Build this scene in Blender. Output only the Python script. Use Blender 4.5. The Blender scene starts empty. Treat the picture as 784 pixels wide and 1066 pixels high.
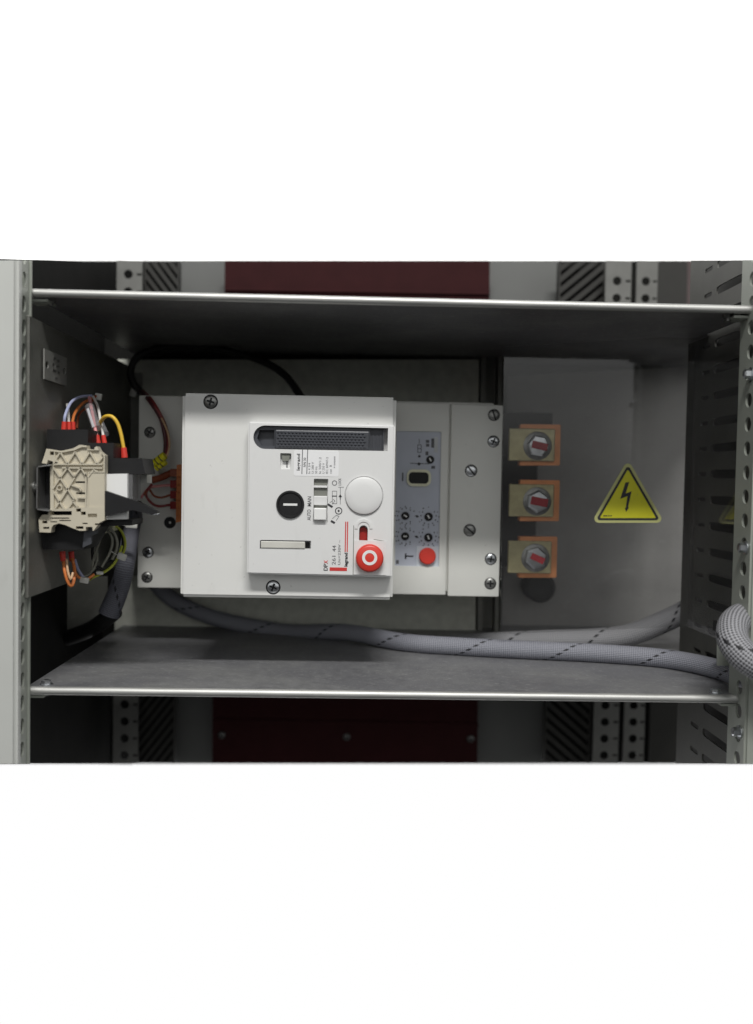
import bpy, bmesh, math, random
from mathutils import Vector, Matrix
random.seed(7)
PI = math.pi
scene = bpy.context.scene
COL = scene.collection

# ------------------------------------------------------------------ camera
W0, H0, F = 784.0, 1066.0, 950.0
YAW, PITCH, ROLL = math.radians(-1.5), math.radians(2.05), math.radians(1.05)
ROT = (Matrix.Rotation(YAW, 3, 'Z') @ Matrix.Rotation(PI / 2 - PITCH, 3, 'X') @ Matrix.Rotation(ROLL, 3, 'Z'))
cam_d = bpy.data.cameras.new('camera')
cam = bpy.data.objects.new('camera', cam_d)
COL.objects.link(cam)
cam.matrix_world = ROT.to_4x4()
cam_d.sensor_fit = 'HORIZONTAL'
cam_d.sensor_width = 36.0
cam_d.lens = 36.0 * F / W0
cam_d.clip_start = 0.02
cam_d.clip_end = 100
cam_d.dof.use_dof = True
cam_d.dof.focus_distance = 0.84
cam_d.dof.aperture_fstop = 4.0
scene.camera = cam


def P(px, py, Y):
    """point at depth Y seen at photo pixel (px, py)"""
    d = ROT @ Vector(((px - W0 / 2) / F, -(py - H0 / 2) / F, -1.0))
    return d * (Y / d.y)


def K(Y):
    return F / Y


# ------------------------------------------------------------------ materials
def mat(name, col, rough=0.5, metal=0.0, var=0.08, scale=40.0, bump=0.0, bscale=200.0, stretch=None, rvar=0.0,
        coat=0.0, spec=0.5, dust=0.0):
    m = bpy.data.materials.new(name)
    m.use_nodes = True
    nt = m.node_tree
    b = nt.nodes['Principled BSDF']
    b.inputs['Roughness'].default_value = rough
    b.inputs['Metallic'].default_value = metal
    b.inputs['Specular IOR Level'].default_value = spec
    if coat:
        b.inputs['Coat Weight'].default_value = coat
    tc = nt.nodes.new('ShaderNodeTexCoord')
    mp = nt.nodes.new('ShaderNodeMapping')
    nt.links.new(tc.outputs['Object'], mp.inputs['Vector'])
    if stretch:
        mp.inputs['Scale'].default_value = stretch
    nz = nt.nodes.new('ShaderNodeTexNoise')
    nz.inputs['Scale'].default_value = scale
    nz.inputs['Detail'].default_value = 6
    nt.links.new(mp.outputs[0], nz.inputs['Vector'])
    rp = nt.nodes.new('ShaderNodeValToRGB')
    rp.color_ramp.elements[0].position = 0.3
    rp.color_ramp.elements[1].position = 0.72
    c = Vector(col)
    rp.color_ramp.elements[0].color = (*(c * (1 - var)), 1)
    rp.color_ramp.elements[1].color = (*[min(1, v) for v in (c * (1 + var))], 1)
    nt.links.new(nz.outputs['Fac'], rp.inputs['Fac'])
    out = rp.outputs['Color']
    if dust:
        n3 = nt.nodes.new('ShaderNodeTexNoise')
        n3.inputs['Scale'].default_value = 9
        n3.inputs['Detail'].default_value = 9
        n3.inputs['Roughness'].default_value = 0.7
        nt.links.new(mp.outputs[0], n3.inputs['Vector'])
        r3 = nt.nodes.new('ShaderNodeMapRange')
        r3.inputs['From Min'].default_value = 0.45
        r3.inputs['From Max'].default_value = 0.75
        r3.inputs['To Max'].default_value = dust
        nt.links.new(n3.outputs['Fac'], r3.inputs['Value'])
        mx = nt.nodes.new('ShaderNodeMixRGB')
        mx.inputs['Color2'].default_value = (0.5, 0.5, 0.47, 1)
        nt.links.new(r3.outputs[0], mx.inputs['Fac'])
        nt.links.new(out, mx.inputs['Color1'])
        out = mx.outputs[0]
    nt.links.new(out, b.inputs['Base Color'])
    if rvar:
        mr = nt.nodes.new('ShaderNodeMapRange')
        mr.inputs['From Min'].default_value = 0.3
        mr.inputs['From Max'].default_value = 0.7
        mr.inputs['To Min'].default_value = rough - rvar
        mr.inputs['To Max'].default_value = rough + rvar
        nt.links.new(nz.outputs['Fac'], mr.inputs['Value'])
        nt.links.new(mr.outputs[0], b.inputs['Roughness'])
    if bump:
        n2 = nt.nodes.new('ShaderNodeTexNoise')
        n2.inputs['Scale'].default_value = bscale
        n2.inputs['Detail'].default_value = 3
        nt.links.new(mp.outputs[0], n2.inputs['Vector'])
        bp = nt.nodes.new('ShaderNodeBump')
        bp.inputs['Strength'].default_value = bump
        bp.inputs['Distance'].default_value = 0.001
        nt.links.new(n2.outputs['Fac'], bp.inputs['Height'])
        nt.links.new(bp.outputs[0], b.inputs['Normal'])
    return m


M = {}
M['post'] = mat('pale_paint', (0.56, 0.57, 0.545), 0.45, 0, 0.03, 20, 0.05, 600)
M['upright'] = mat('grey_paint', (0.34, 0.36, 0.32), 0.45, 0.1, 0.06, 25, 0.06, 500)
M['zinc'] = mat('galvanized_steel', (0.40, 0.41, 0.42), 0.42, 0.75, 0.16, 60, 0.08, 250, rvar=0.1, dust=0.25)
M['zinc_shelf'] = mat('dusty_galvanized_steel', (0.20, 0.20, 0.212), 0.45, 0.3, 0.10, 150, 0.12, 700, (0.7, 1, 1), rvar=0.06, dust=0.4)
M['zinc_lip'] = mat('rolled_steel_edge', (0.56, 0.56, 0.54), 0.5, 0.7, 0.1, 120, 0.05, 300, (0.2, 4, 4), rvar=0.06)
M['zinc_smooth'] = mat('smooth_zinc_sheet', (0.42, 0.41, 0.395), 0.5, 0.3, 0.08, 25, 0.05, 200, rvar=0.06, dust=0.06)
M['tagsteel'] = mat('tag_steel', (0.30, 0.30, 0.28), 0.45, 0.3, 0.12, 80, 0.1, 300)
M['sidepanel'] = mat('dim_olive_grey', (0.10, 0.10, 0.09), 0.6, 0.0, 0.1, 30)
M['mount'] = mat('grey_green_plate', (0.62, 0.63, 0.56), 0.6, 0.0, 0.1, 90, 0.08, 300)
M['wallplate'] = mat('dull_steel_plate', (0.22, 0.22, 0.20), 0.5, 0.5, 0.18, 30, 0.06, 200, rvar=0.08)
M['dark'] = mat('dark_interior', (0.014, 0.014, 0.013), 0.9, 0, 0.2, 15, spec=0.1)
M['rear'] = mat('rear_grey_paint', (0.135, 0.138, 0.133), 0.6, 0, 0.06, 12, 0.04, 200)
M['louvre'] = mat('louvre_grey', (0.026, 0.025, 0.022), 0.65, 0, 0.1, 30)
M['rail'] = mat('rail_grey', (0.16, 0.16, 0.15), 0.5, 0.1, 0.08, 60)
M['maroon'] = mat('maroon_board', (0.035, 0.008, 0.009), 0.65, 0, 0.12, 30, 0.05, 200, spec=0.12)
M['cover'] = mat('white_plastic', (0.76, 0.76, 0.74), 0.38, 0, 0.015, 14, 0.04, 1500)
M['panel'] = mat('panel_white_plastic', (0.75, 0.75, 0.745), 0.42, 0, 0.012, 10, 0.05, 1800)
M['bodyp'] = mat('grey_beige_plastic', (0.74, 0.74, 0.70), 0.45, 0, 0.025, 16, 0.05, 1200)
M['charcoal'] = mat('charcoal_plastic', (0.055, 0.058, 0.068), 0.42, 0, 0.1, 60, 0.05, 900)
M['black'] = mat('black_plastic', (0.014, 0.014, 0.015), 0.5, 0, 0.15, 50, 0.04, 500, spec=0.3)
M['blackcable'] = mat('black_cable', (0.012, 0.012, 0.012), 0.5, 0, 0.15, 50)
M['ink'] = mat('black_ink', (0.035, 0.035, 0.04), 0.6, 0, 0.1, 100)
M['greyink'] = mat('grey_ink', (0.11, 0.11, 0.12), 0.6, 0, 0.1, 100)
M['redink'] = mat('red_ink', (0.62, 0.045, 0.04), 0.5, 0, 0.05, 100)
M['red'] = mat('red_plastic', (0.68, 0.05, 0.035), 0.35, 0, 0.05, 60)
M['darkred'] = mat('dark_red_plastic', (0.25, 0.012, 0.01), 0.4, 0, 0.1, 60)
M['whitep'] = mat('bright_white_plastic', (0.84, 0.84, 0.83), 0.35, 0, 0.012, 40)
M['sticker'] = mat('sticker_paper', (0.86, 0.86, 0.87), 0.4, 0, 0.01, 30)
M['window'] = mat('grey_window', (0.22, 0.225, 0.20), 0.4, 0, 0.1, 60)
M['blue'] = mat('blue_grey_film', (0.50, 0.53, 0.61), 0.35, 0, 0.06, 35, coat=0.3)
M['olive'] = mat('olive_plastic', (0.74, 0.73, 0.54), 0.45, 0, 0.08, 60)
M['screw'] = mat('bright_screw_steel', (0.62, 0.64, 0.66), 0.28, 1.0, 0.1, 200)
M['screwdull'] = mat('dull_screw_steel', (0.28, 0.28, 0.27), 0.4, 0.9, 0.2, 200)
M['beige'] = mat('beige_plastic', (0.58, 0.53, 0.42), 0.5, 0, 0.04, 40, 0.06, 700)
M['chrome'] = mat('chromate_rail_steel', (0.5, 0.5, 0.5), 0.3, 0.9, 0.1, 60)
M['copper'] = mat('copper', (0.86, 0.35, 0.14), 0.42, 0.35, 0.12, 60)
M['yzinc'] = mat('yellow_zinc', (0.52, 0.47, 0.27), 0.4, 0.6, 0.2, 80)
M['orange'] = mat('orange_plastic', (0.60, 0.19, 0.05), 0.45, 0, 0.15, 70)
M['yellow'] = mat('yellow_tag', (0.85, 0.78, 0.02), 0.4, 0, 0.04, 80)
M['signyellow'] = mat('sign_yellow', (0.74, 0.71, 0.03), 0.45, 0, 0.05, 60)
M['signedge'] = mat('sign_pale_edge', (0.58, 0.58, 0.25), 0.45, 0, 0.05, 60)
M['tie'] = mat('natural_nylon', (0.62, 0.62, 0.58), 0.4, 0, 0.05, 80)
WIRE = {'blue': (0.40, 0.43, 0.62), 'orange': (0.72, 0.22, 0.06), 'brown': (0.28, 0.07, 0.03), 'white': (0.74, 0.72, 0.68),
        'pink': (0.72, 0.30, 0.30), 'yellow': (0.75, 0.48, 0.05), 'maroon': (0.09, 0.018, 0.022), 'red': (0.24, 0.035, 0.035),
        'green': (0.42, 0.46, 0.05), 'grey': (0.30, 0.30, 0.25), 'peach': (0.62, 0.40, 0.24)}
for k, v in WIRE.items():
    M['w_' + k] = mat('wire_' + k, v, 0.42, 0, 0.06, 60)


def scuffs(m, amount=0.25, scale=260.0, thr=0.70):
    """sparse grime specks and faint handling smears in the surface colour"""
    nt = m.node_tree
    b = nt.nodes['Principled BSDF']
    src = b.inputs['Base Color'].links[0].from_socket
    tc = nt.nodes.new('ShaderNodeTexCoord')
    fac = None
    for sc, th, am, st in ((scale, thr, amount, (1, 1, 1)), (55.0, 0.62, amount * 0.22, (1, 1, 0.35))):
        mp = nt.nodes.new('ShaderNodeMapping'); mp.inputs['Scale'].default_value = st
        mp.inputs['Rotation'].default_value = (0, 0.5, 0)
        nt.links.new(tc.outputs['Object'], mp.inputs['Vector'])
        n = nt.nodes.new('ShaderNodeTexNoise'); n.inputs['Scale'].default_value = sc; n.inputs['Detail'].default_value = 4
        nt.links.new(mp.outputs[0], n.inputs['Vector'])
        r = nt.nodes.new('ShaderNodeMapRange')
        r.inputs['From Min'].default_value = th; r.inputs['From Max'].default_value = th + 0.06
        r.inputs['To Max'].default_value = am
        nt.links.new(n.outputs['Fac'], r.inputs['Value'])
        mx = nt.nodes.new('ShaderNodeMixRGB'); mx.inputs['Color2'].default_value = (0.22, 0.20, 0.17, 1)
        nt.links.new(r.outputs[0], mx.inputs['Fac']); nt.links.new(src, mx.inputs['Color1'])
        src = mx.outputs[0]
    nt.links.new(src, b.inputs['Base Color'])


for k_, a_ in (('cover', 0.22), ('panel', 0.14), ('bodyp', 0.22), ('post', 0.25), ('upright', 0.35), ('beige', 0.2), ('signyellow', 0.3)):
    scuffs(M[k_], a_)


def scratches(m, col, amount):
    """fine straight scratches in a few directions"""
    nt = m.node_tree
    b = nt.nodes['Principled BSDF']
    src = b.inputs['Base Color'].links[0].from_socket
    tc = nt.nodes.new('ShaderNodeTexCoord')
    for k, (rot, am) in enumerate(((0.25, amount), (-0.5, amount * 0.7), (1.2, amount * 0.6))):
        rt = nt.nodes.new('ShaderNodeMapping'); rt.inputs['Rotation'].default_value = (0.3, rot, rot)
        sc = nt.nodes.new('ShaderNodeMapping'); sc.inputs['Scale'].default_value = (14, 420, 420)
        sc.inputs['Location'].default_value = (3.1 * k, 1.7 * k, 0)
        nt.links.new(tc.outputs['Object'], rt.inputs['Vector']); nt.links.new(rt.outputs[0], sc.inputs['Vector'])
        n = nt.nodes.new('ShaderNodeTexNoise'); n.inputs['Scale'].default_value = 1.0; n.inputs['Detail'].default_value = 2
        nt.links.new(sc.outputs[0], n.inputs['Vector'])
        r = nt.nodes.new('ShaderNodeMapRange')
        r.inputs['From Min'].default_value = 0.64; r.inputs['From Max'].default_value = 0.74; r.inputs['To Max'].default_value = am
        nt.links.new(n.outputs['Fac'], r.inputs['Value'])
        mx = nt.nodes.new('ShaderNodeMixRGB'); mx.inputs['Color2'].default_value = (*col, 1)
        nt.links.new(r.outputs[0], mx.inputs['Fac']); nt.links.new(src, mx.inputs['Color1'])
        src = mx.outputs[0]
    nt.links.new(src, b.inputs['Base Color'])


scratches(M['zinc_shelf'], (0.5, 0.5, 0.5), 0.6)
scratches(M['zinc_smooth'], (0.62, 0.62, 0.62), 0.35)
scratches(M['wallplate'], (0.4, 0.4, 0.38), 0.3)


def glass_mat(name, tint, rough, alpha):
    """thin clear polycarbonate: mostly see-through with a glossy coat and faint milky haze"""
    m = bpy.data.materials.new(name)
    m.use_nodes = True
    nt = m.node_tree
    nt.nodes.clear()
    out = nt.nodes.new('ShaderNodeOutputMaterial')
    tr = nt.nodes.new('ShaderNodeBsdfTransparent')
    tr.inputs['Color'].default_value = (*tint, 1)
    gl = nt.nodes.new('ShaderNodeBsdfGlossy')
    gl.inputs['Roughness'].default_value = rough
    df = nt.nodes.new('ShaderNodeBsdfDiffuse')
    df.inputs['Color'].default_value = (0.5, 0.5, 0.51, 1)
    nz = nt.nodes.new('ShaderNodeTexNoise')
    nz.inputs['Scale'].default_value = 7
    nz.inputs['Detail'].default_value = 5
    tc = nt.nodes.new('ShaderNodeTexCoord')
    nt.links.new(tc.outputs['Object'], nz.inputs['Vector'])
    mr = nt.nodes.new('ShaderNodeMapRange')
    mr.inputs['From Min'].default_value = 0.3
    mr.inputs['From Max'].default_value = 0.7
    mr.inputs['To Min'].default_value = alpha * 0.6
    mr.inputs['To Max'].default_value = alpha * 1.4
    nt.links.new(nz.outputs['Fac'], mr.inputs['Value'])
    lw = nt.nodes.new('ShaderNodeLayerWeight')       # Schlick reflectance, the same on both faces of the sheet
    pw = nt.nodes.new('ShaderNodeMath'); pw.operation = 'POWER'; pw.inputs[1].default_value = 5
    nt.links.new(lw.outputs['Facing'], pw.inputs[0])
    fr = nt.nodes.new('ShaderNodeMath'); fr.operation = 'MULTIPLY_ADD'
    fr.inputs[1].default_value = 0.9; fr.inputs[2].default_value = 0.035
    lw.inputs['Blend'].default_value = 0.5
    nt.links.new(pw.outputs[0], fr.inputs[0])
    m1 = nt.nodes.new('ShaderNodeMixShader')
    nt.links.new(mr.outputs[0], m1.inputs[0])
    nt.links.new(tr.outputs[0], m1.inputs[1])
    nt.links.new(df.outputs[0], m1.inputs[2])
    m2 = nt.nodes.new('ShaderNodeMixShader')
    nt.links.new(fr.outputs[0], m2.inputs[0])
    nt.links.new(m1.outputs[0], m2.inputs[1])
    nt.links.new(gl.outputs[0], m2.inputs[2])
    nt.links.new(m2.outputs[0], out.inputs[0])
    return m


M['shield'] = glass_mat('clear_polycarbonate', (0.92, 0.92, 0.92), 0.03, 0.015)
M['sleeve_clear'] = glass_mat('clear_tag_sleeve', (0.88, 0.88, 0.9), 0.08, 0.22)


def braid_mat(name, col, dark, nu, nv, tracer=True, gaps=0.5, twist=1.0, tmark=None):
    """woven sleeve from the tube's own UV: u once round, v in metres"""
    m = bpy.data.materials.new(name)
    m.use_nodes = True
    nt = m.node_tree
    b = nt.nodes['Principled BSDF']
    b.inputs['Roughness'].default_value = 0.55
    uv = nt.nodes.new('ShaderNodeUVMap')
    sp = nt.nodes.new('ShaderNodeSeparateXYZ')
    nt.links.new(uv.outputs[0], sp.inputs[0])

    def mth(op, a, bb=None, cc=None):
        n = nt.nodes.new('ShaderNodeMath')
        n.operation = op
        for i, v in enumerate((a, bb, cc)):
            if v is None:
                continue
            if isinstance(v, (int, float)):
                n.inputs[i].default_value = v
            else:
                nt.links.new(v, n.inputs[i])
        return n.outputs[0]
    u, v = sp.outputs[0], sp.outputs[1]
    A = mth('ADD', mth('MULTIPLY', u, nu), mth('MULTIPLY', v, nv))
    B = mth('SUBTRACT', mth('MULTIPLY', u, nu), mth('MULTIPLY', v, nv))
    sa = mth('SINE', mth('MULTIPLY', A, 2 * PI))
    sb = mth('SINE', mth('MULTIPLY', B, 2 * PI))
    pr = mth('MULTIPLY', sa, sb)
    fac = mth('MULTIPLY_ADD', pr, 0.5, 0.5)
    pw = mth('POWER', fac, 1.5)
    rp = nt.nodes.new('ShaderNodeValToRGB')
    rp.color_ramp.elements[0].position = 0.12
    rp.color_ramp.elements[0].color = (*dark, 1)
    rp.color_ramp.elements[1].position = gaps
    rp.color_ramp.elements[1].color = (*col, 1)
    nt.links.new(pw, rp.inputs['Fac'])
    last = rp.outputs[0]
    if tmark:
        # bands of bare filament running lengthwise
        s = mth('SINE', mth('MULTIPLY', u, 2 * PI * tmark))
        mx = nt.nodes.new('ShaderNodeMixRGB')
        mx.inputs['Color2'].default_value = (*[c * 1.0 for c in col], 1)
        nt.links.new(mth('GREATER_THAN', s, 0.1), mx.inputs['Fac'])
        nt.links.new(last, mx.inputs['Color1'])
        last = mx.outputs[0]
    if tracer:
        ph = mth('FRACT', mth('ADD', mth('MULTIPLY', u, twist), mth('MULTIPLY', v, 11.0)))
        ln = mth('LESS_THAN', ph, 0.045)
        da = mth('LESS_THAN', mth('FRACT', mth('MULTIPLY', u, 13.0)), 0.55)
        mx = nt.nodes.new('ShaderNodeMixRGB')
        mx.inputs['Color2'].default_value = (0.012, 0.012, 0.015, 1)
        nt.links.new(mth('MULTIPLY', ln, da), mx.inputs['Fac'])
        nt.links.new(last, mx.inputs['Color1'])
        last = mx.outputs[0]
    nt.links.new(last, b.inputs['Base Color'])
    bp = nt.nodes.new('ShaderNodeBump')
    bp.inputs['Strength'].default_value = 0.5
    bp.inputs['Distance'].default_value = 0.0006
    nt.links.new(pr, bp.inputs['Height'])
    nt.links.new(bp.outputs[0], b.inputs['Normal'])
    return m


M['braid_pale'] = braid_mat('pale_braid', (0.33, 0.33, 0.345), (0.23, 0.23, 0.245), 16, 230, True, 0.5, 1.0)
M['braid'] = braid_mat('grey_braid', (0.29, 0.295, 0.335), (0.15, 0.155, 0.185), 16, 230, True, 0.5, 1.0)
M['braid_big'] = braid_mat('open_grey_braid', (0.36, 0.36, 0.385), (0.06, 0.06, 0.065), 13, 270, True, 0.45, 1.0)
M['braid_dark'] = braid_mat('dark_blue_braid', (0.15, 0.155, 0.185), (0.05, 0.05, 0.065), 22, 260, True, 0.5, 1.0)


# ------------------------------------------------------------------ objects
def tag(o, label=None, cat=None, group=None, kind=None):
    if label: o['label'] = label
    if cat: o['category'] = cat
    if group: o['group'] = group
    if kind: o['kind'] = kind
    return o


def abs_loc(o):
    v = Vector((0, 0, 0))
    while o is not None:
        v += o.location
        o = o.parent
    return v


def thing(name, loc, label, cat, group=None):
    o = bpy.data.objects.new(name, None)
    o.empty_display_size = 0.02
    COL.objects.link(o)
    o.location = loc
    return tag(o, label, cat, group)


def obj(name, bm, m, parent=None, smooth=None):
    """link a world-space bmesh as one mesh object"""
    bmesh.ops.recalc_face_normals(bm, faces=bm.faces)
    if parent is not None:
        off = abs_loc(parent)
    else:
        lo = Vector((1e9,) * 3); hi = -lo
        for v in bm.verts:
            for i in range(3):
                lo[i] = min(lo[i], v.co[i]); hi[i] = max(hi[i], v.co[i])
        off = Vector(((lo.x + hi.x) / 2, (lo.y + hi.y) / 2, lo.z))
    bm.transform(Matrix.Translation(-off))
    me = bpy.data.meshes.new(name)
    bm.to_mesh(me)
    bm.free()
    ms = m if isinstance(m, (list, tuple)) else [m]
    for x in ms:
        me.materials.append(M[x] if isinstance(x, str) else x)
    if smooth is not None:
        for p in me.polygons:
            p.use_smooth = True
        me.set_sharp_from_angle(angle=math.radians(smooth))
    o = bpy.data.objects.new(name, me)
    COL.objects.link(o)
    if parent is not None:
        o.parent = parent
    else:
        o.location = off
    return o


def new(): return bmesh.new()


def merge(dst, src):
    me = bpy.data.meshes.new('tmp')
    src.to_mesh(me); src.free()
    dst.from_mesh(me)
    bpy.data.meshes.remove(me)
    return dst


def prism(bm, pts, y0, y1):
    """pts (x,z) outline in the XZ plane, extruded from y0 to y1"""
    a = [bm.verts.new((x, y0, z)) for x, z in pts]
    b = [bm.verts.new((x, y1, z)) for x, z in pts]
    n = len(pts)
    bm.faces.new(a); bm.faces.new(b[::-1])
    for i in range(n):
        bm.faces.new((a[i], a[(i + 1) % n], b[(i + 1) % n], b[i]))
    return bm


def poly_px(bm, pts, Y, d):
    """pixel outline at depth Y, extruded by d away from the viewer (negative: towards)"""
    w = [P(x, y, Y) for x, y in pts]
    return prism(bm, [(p.x, p.z) for p in w], Y, Y + d)


def box(bm, c, s, bev=0.0, seg=2):
    """box centre c, size s"""
    t = new()
    bmesh.ops.create_cube(t, size=1.0)
    for v in t.verts:
        v.co = Vector((v.co.x * s[0] + c[0], v.co.y * s[1] + c[1], v.co.z * s[2] + c[2]))
    if bev:
        bmesh.ops.bevel(t, geom=list(t.edges), offset=bev, segments=seg, affect='EDGES', profile=0.5)
    return merge(bm, t)


def pbox(bm, cx, cy, w, h, Y, d, bev=0.0, seg=2):
    """box: front face centred on a pixel at depth Y, w x h in pixels, d metres deep"""
    p = P(cx, cy, Y); k = K(Y)
    return box(bm, (p.x, Y + d / 2, p.z), (w / k, abs(d), h / k), bev, seg)


def cyl(bm, p, q, r, r2=None, n=24, cap=True):
    p = Vector(p); q = Vector(q); d = q - p
    t = new()
    bmesh.ops.create_cone(t, cap_ends=cap, segments=n, radius1=r, radius2=r if r2 is None else r2, depth=d.length)
    t.transform(Matrix.Translation((p + q) / 2) @ d.to_track_quat('Z', 'Y').to_matrix().to_4x4())
    return merge(bm, t)


def lathe(bm, c, prof, n=32, sx=1.0):
    """prof: (radius, y) pairs revolved round the line of sight axis (Y) at c"""
    rings = []
    for r, y in prof:
        if r < 1e-7:
            rings.append([bm.verts.new((c[0], c[1] + y, c[2]))])
        else:
            rings.append([bm.verts.new((c[0] + sx * r * math.cos(2 * PI * i / n), c[1] + y, c[2] + r * math.sin(2 * PI * i / n))) for i in range(n)])
    for a, b in zip(rings, rings[1:]):
        for i in range(n):
            j = (i + 1) % n
            if len(a) == 1 and len(b) == 1: continue
            if len(a) == 1: bm.faces.new((a[0], b[i], b[j]))
            elif len(b) == 1: bm.faces.new((a[i], a[j], b[0]))
            else: bm.faces.new((a[i], a[j], b[j], b[i]))
    return bm


def spline(pts, step=0.003):
    """Catmull-Rom through pts"""
    pts = [Vector(p) for p in pts]
    q = [pts[0] * 2 - pts[1]] + pts + [pts[-1] * 2 - pts[-2]]
    out = []
    for i in range(1, len(q) - 2):
        a, b, c, d = q[i - 1:i + 3]
        n = max(3, int((c - b).length / step))
        for k in range(n):
            t = k / n
            out.append(0.5 * ((2 * b) + (c - a) * t + (2 * a - 5 * b + 4 * c - d) * t * t + (3 * b - a - 3 * c + d) * t ** 3))
    out.append(pts[-1])
    return out


def tube(bm, pts, r, n=10, step=0.003, squash=None, rfun=None):
    pts = spline(pts, step)
    uvl = bm.loops.layers.uv.verify()
    t0 = (pts[1] - pts[0]).normalized()
    up = Vector((0, 0, 1)) if abs(t0.z) < 0.9 else Vector((1, 0, 0))
    nrm = (up - t0 * up.dot(t0)).normalized()
    rings, lens, L = [], [], 0.0
    for i, p in enumerate(pts):
        t = (pts[min(i + 1, len(pts) - 1)] - pts[max(i - 1, 0)]).normalized()
        nrm = (nrm - t * nrm.dot(t)).normalized()
        bi = t.cross(nrm)
        if i: L += (p - pts[i - 1]).length
        lens.append(L)
        rr = r * (rfun(i / (len(pts) - 1)) if rfun else 1.0)
        ring = []
        for k in range(n):
            a = 2 * PI * k / n
            ring.append(bm.verts.new(p + nrm * math.cos(a) * rr * (squash or 1) + bi * math.sin(a) * rr))
        rings.append(ring)
    for i in range(len(rings) - 1):
        for k in range(n):
            j = (k + 1) % n
            f = bm.faces.new((rings[i][k], rings[i][j], rings[i + 1][j], rings[i + 1][k]))
            for l, (uu, vv) in zip(f.loops, ((k / n, lens[i]), ((k + 1) / n, lens[i]), ((k + 1) / n, lens[i + 1]), (k / n, lens[i + 1]))):
                l[uvl].uv = (uu, vv)
    bm.faces.new(rings[0][::-1]); bm.faces.new(rings[-1])
    return bm


def boolean(bm, cutter, op='DIFFERENCE'):
    """apply a boolean between two bmeshes and return the result"""
    obs = []
    for b in (bm, cutter):
        bmesh.ops.recalc_face_normals(b, faces=b.faces)
        me = bpy.data.meshes.new('tmp'); b.to_mesh(me); b.free()
        o = bpy.data.objects.new('tmp', me); COL.objects.link(o); obs.append(o)
    md = obs[0].modifiers.new('b', 'BOOLEAN')
    md.operation = op; md.solver = 'EXACT'; md.object = obs[1]
    dg = bpy.context.evaluated_depsgraph_get()
    me = bpy.data.meshes.new_from_object(obs[0].evaluated_get(dg))
    r = new(); r.from_mesh(me)
    bpy.data.meshes.remove(me)
    for o in obs:
        m = o.data
        bpy.data.objects.remove(o); bpy.data.meshes.remove(m)
    return r


def rrect(cx, cz, w, h, r, n=6):
    pts = []
    for sx, sz, a0 in ((1, 1, 0), (-1, 1, 90), (-1, -1, 180), (1, -1, 270)):
        for i in range(n + 1):
            a = math.radians(a0 + 90 * i / n)
            pts.append((cx + sx * (w / 2 - r) + r * math.cos(a), cz + sz * (h / 2 - r) + r * math.sin(a)))
    return pts


def rr_px(bm, cx, cy, w, h, r, Y, d, n=6):
    p = P(cx, cy, Y); k = K(Y)
    return prism(bm, rrect(p.x, p.z, w / k, h / k, r / k, n), Y, Y + d)


def seg_px(bm, a, b, w, Y, d):
    """straight bar between two pixels, w pixels wide, d deep from Y towards +Y"""
    p, q = P(a[0], a[1], Y), P(b[0], b[1], Y)
    t = Vector((q.x - p.x, q.z - p.z)).normalized(); n = Vector((-t.y, t.x)) * (w / K(Y) / 2)
    return prism(bm, [(p.x + n.x, p.z + n.y), (q.x + n.x, q.z + n.y), (q.x - n.x, q.z - n.y), (p.x - n.x, p.z - n.y)], Y, Y + d)


def ring_px(bm, cx, cy, ro, ri, Y, d, n=28):
    p = P(cx, cy, Y); k = K(Y)
    return lathe(bm, p, [(ri / k, 0), (ro / k, 0), (ro / k, d), (ri / k, d), (ri / k, 0)], n)


def disc_px(bm, cx, cy, r, Y, d, n=24):
    p = P(cx, cy, Y); k = K(Y)
    return lathe(bm, p, [(0, 0), (r / k, 0), (r / k, d), (0, d)], n)


def text(bm, s, x0, x1, yb, yt, Y, th=0.0002, bold=0.0, upright=False):
    """lettering filling the pixel box; reads upwards unless upright"""
    cu = bpy.data.curves.new('tmp', 'FONT')
    cu.body = s
    cu.offset = bold
    cu.resolution_u = 3
    o = bpy.data.objects.new('tmp', cu); COL.objects.link(o)
    dg = bpy.context.evaluated_depsgraph_get()
    me = bpy.data.meshes.new_from_object(o.evaluated_get(dg))
    t = new(); t.from_mesh(me)
    bpy.data.meshes.remove(me); bpy.data.objects.remove(o); bpy.data.curves.remove(cu)
    xs = [v.co.x for v in t.verts]; ys = [v.co.y for v in t.verts]
    a0, a1, b0, b1 = min(xs), max(xs), min(ys), max(ys)
    k = K(Y); c = P((x0 + x1) / 2, (yb + yt) / 2, Y)
    w, h = (x1 - x0) / k, (yb - yt) / k
    for v in t.verts:
        fu = (v.co.x - (a0 + a1) / 2) / (a1 - a0); fv = (v.co.y - (b0 + b1) / 2) / (b1 - b0)
        if upright:
            v.co = Vector((c.x + fu * w, Y, c.z + fv * h))
        else:
            v.co = Vector((c.x - fv * w, Y, c.z + fu * h))
    bmesh.ops.remove_doubles(t, verts=t.verts, dist=1e-7)
    ex = bmesh.ops.extrude_face_region(t, geom=list(t.faces))
    for g in ex['geom']:
        if isinstance(g, bmesh.types.BMVert): g.co.y += th
    return merge(bm, t)


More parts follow.
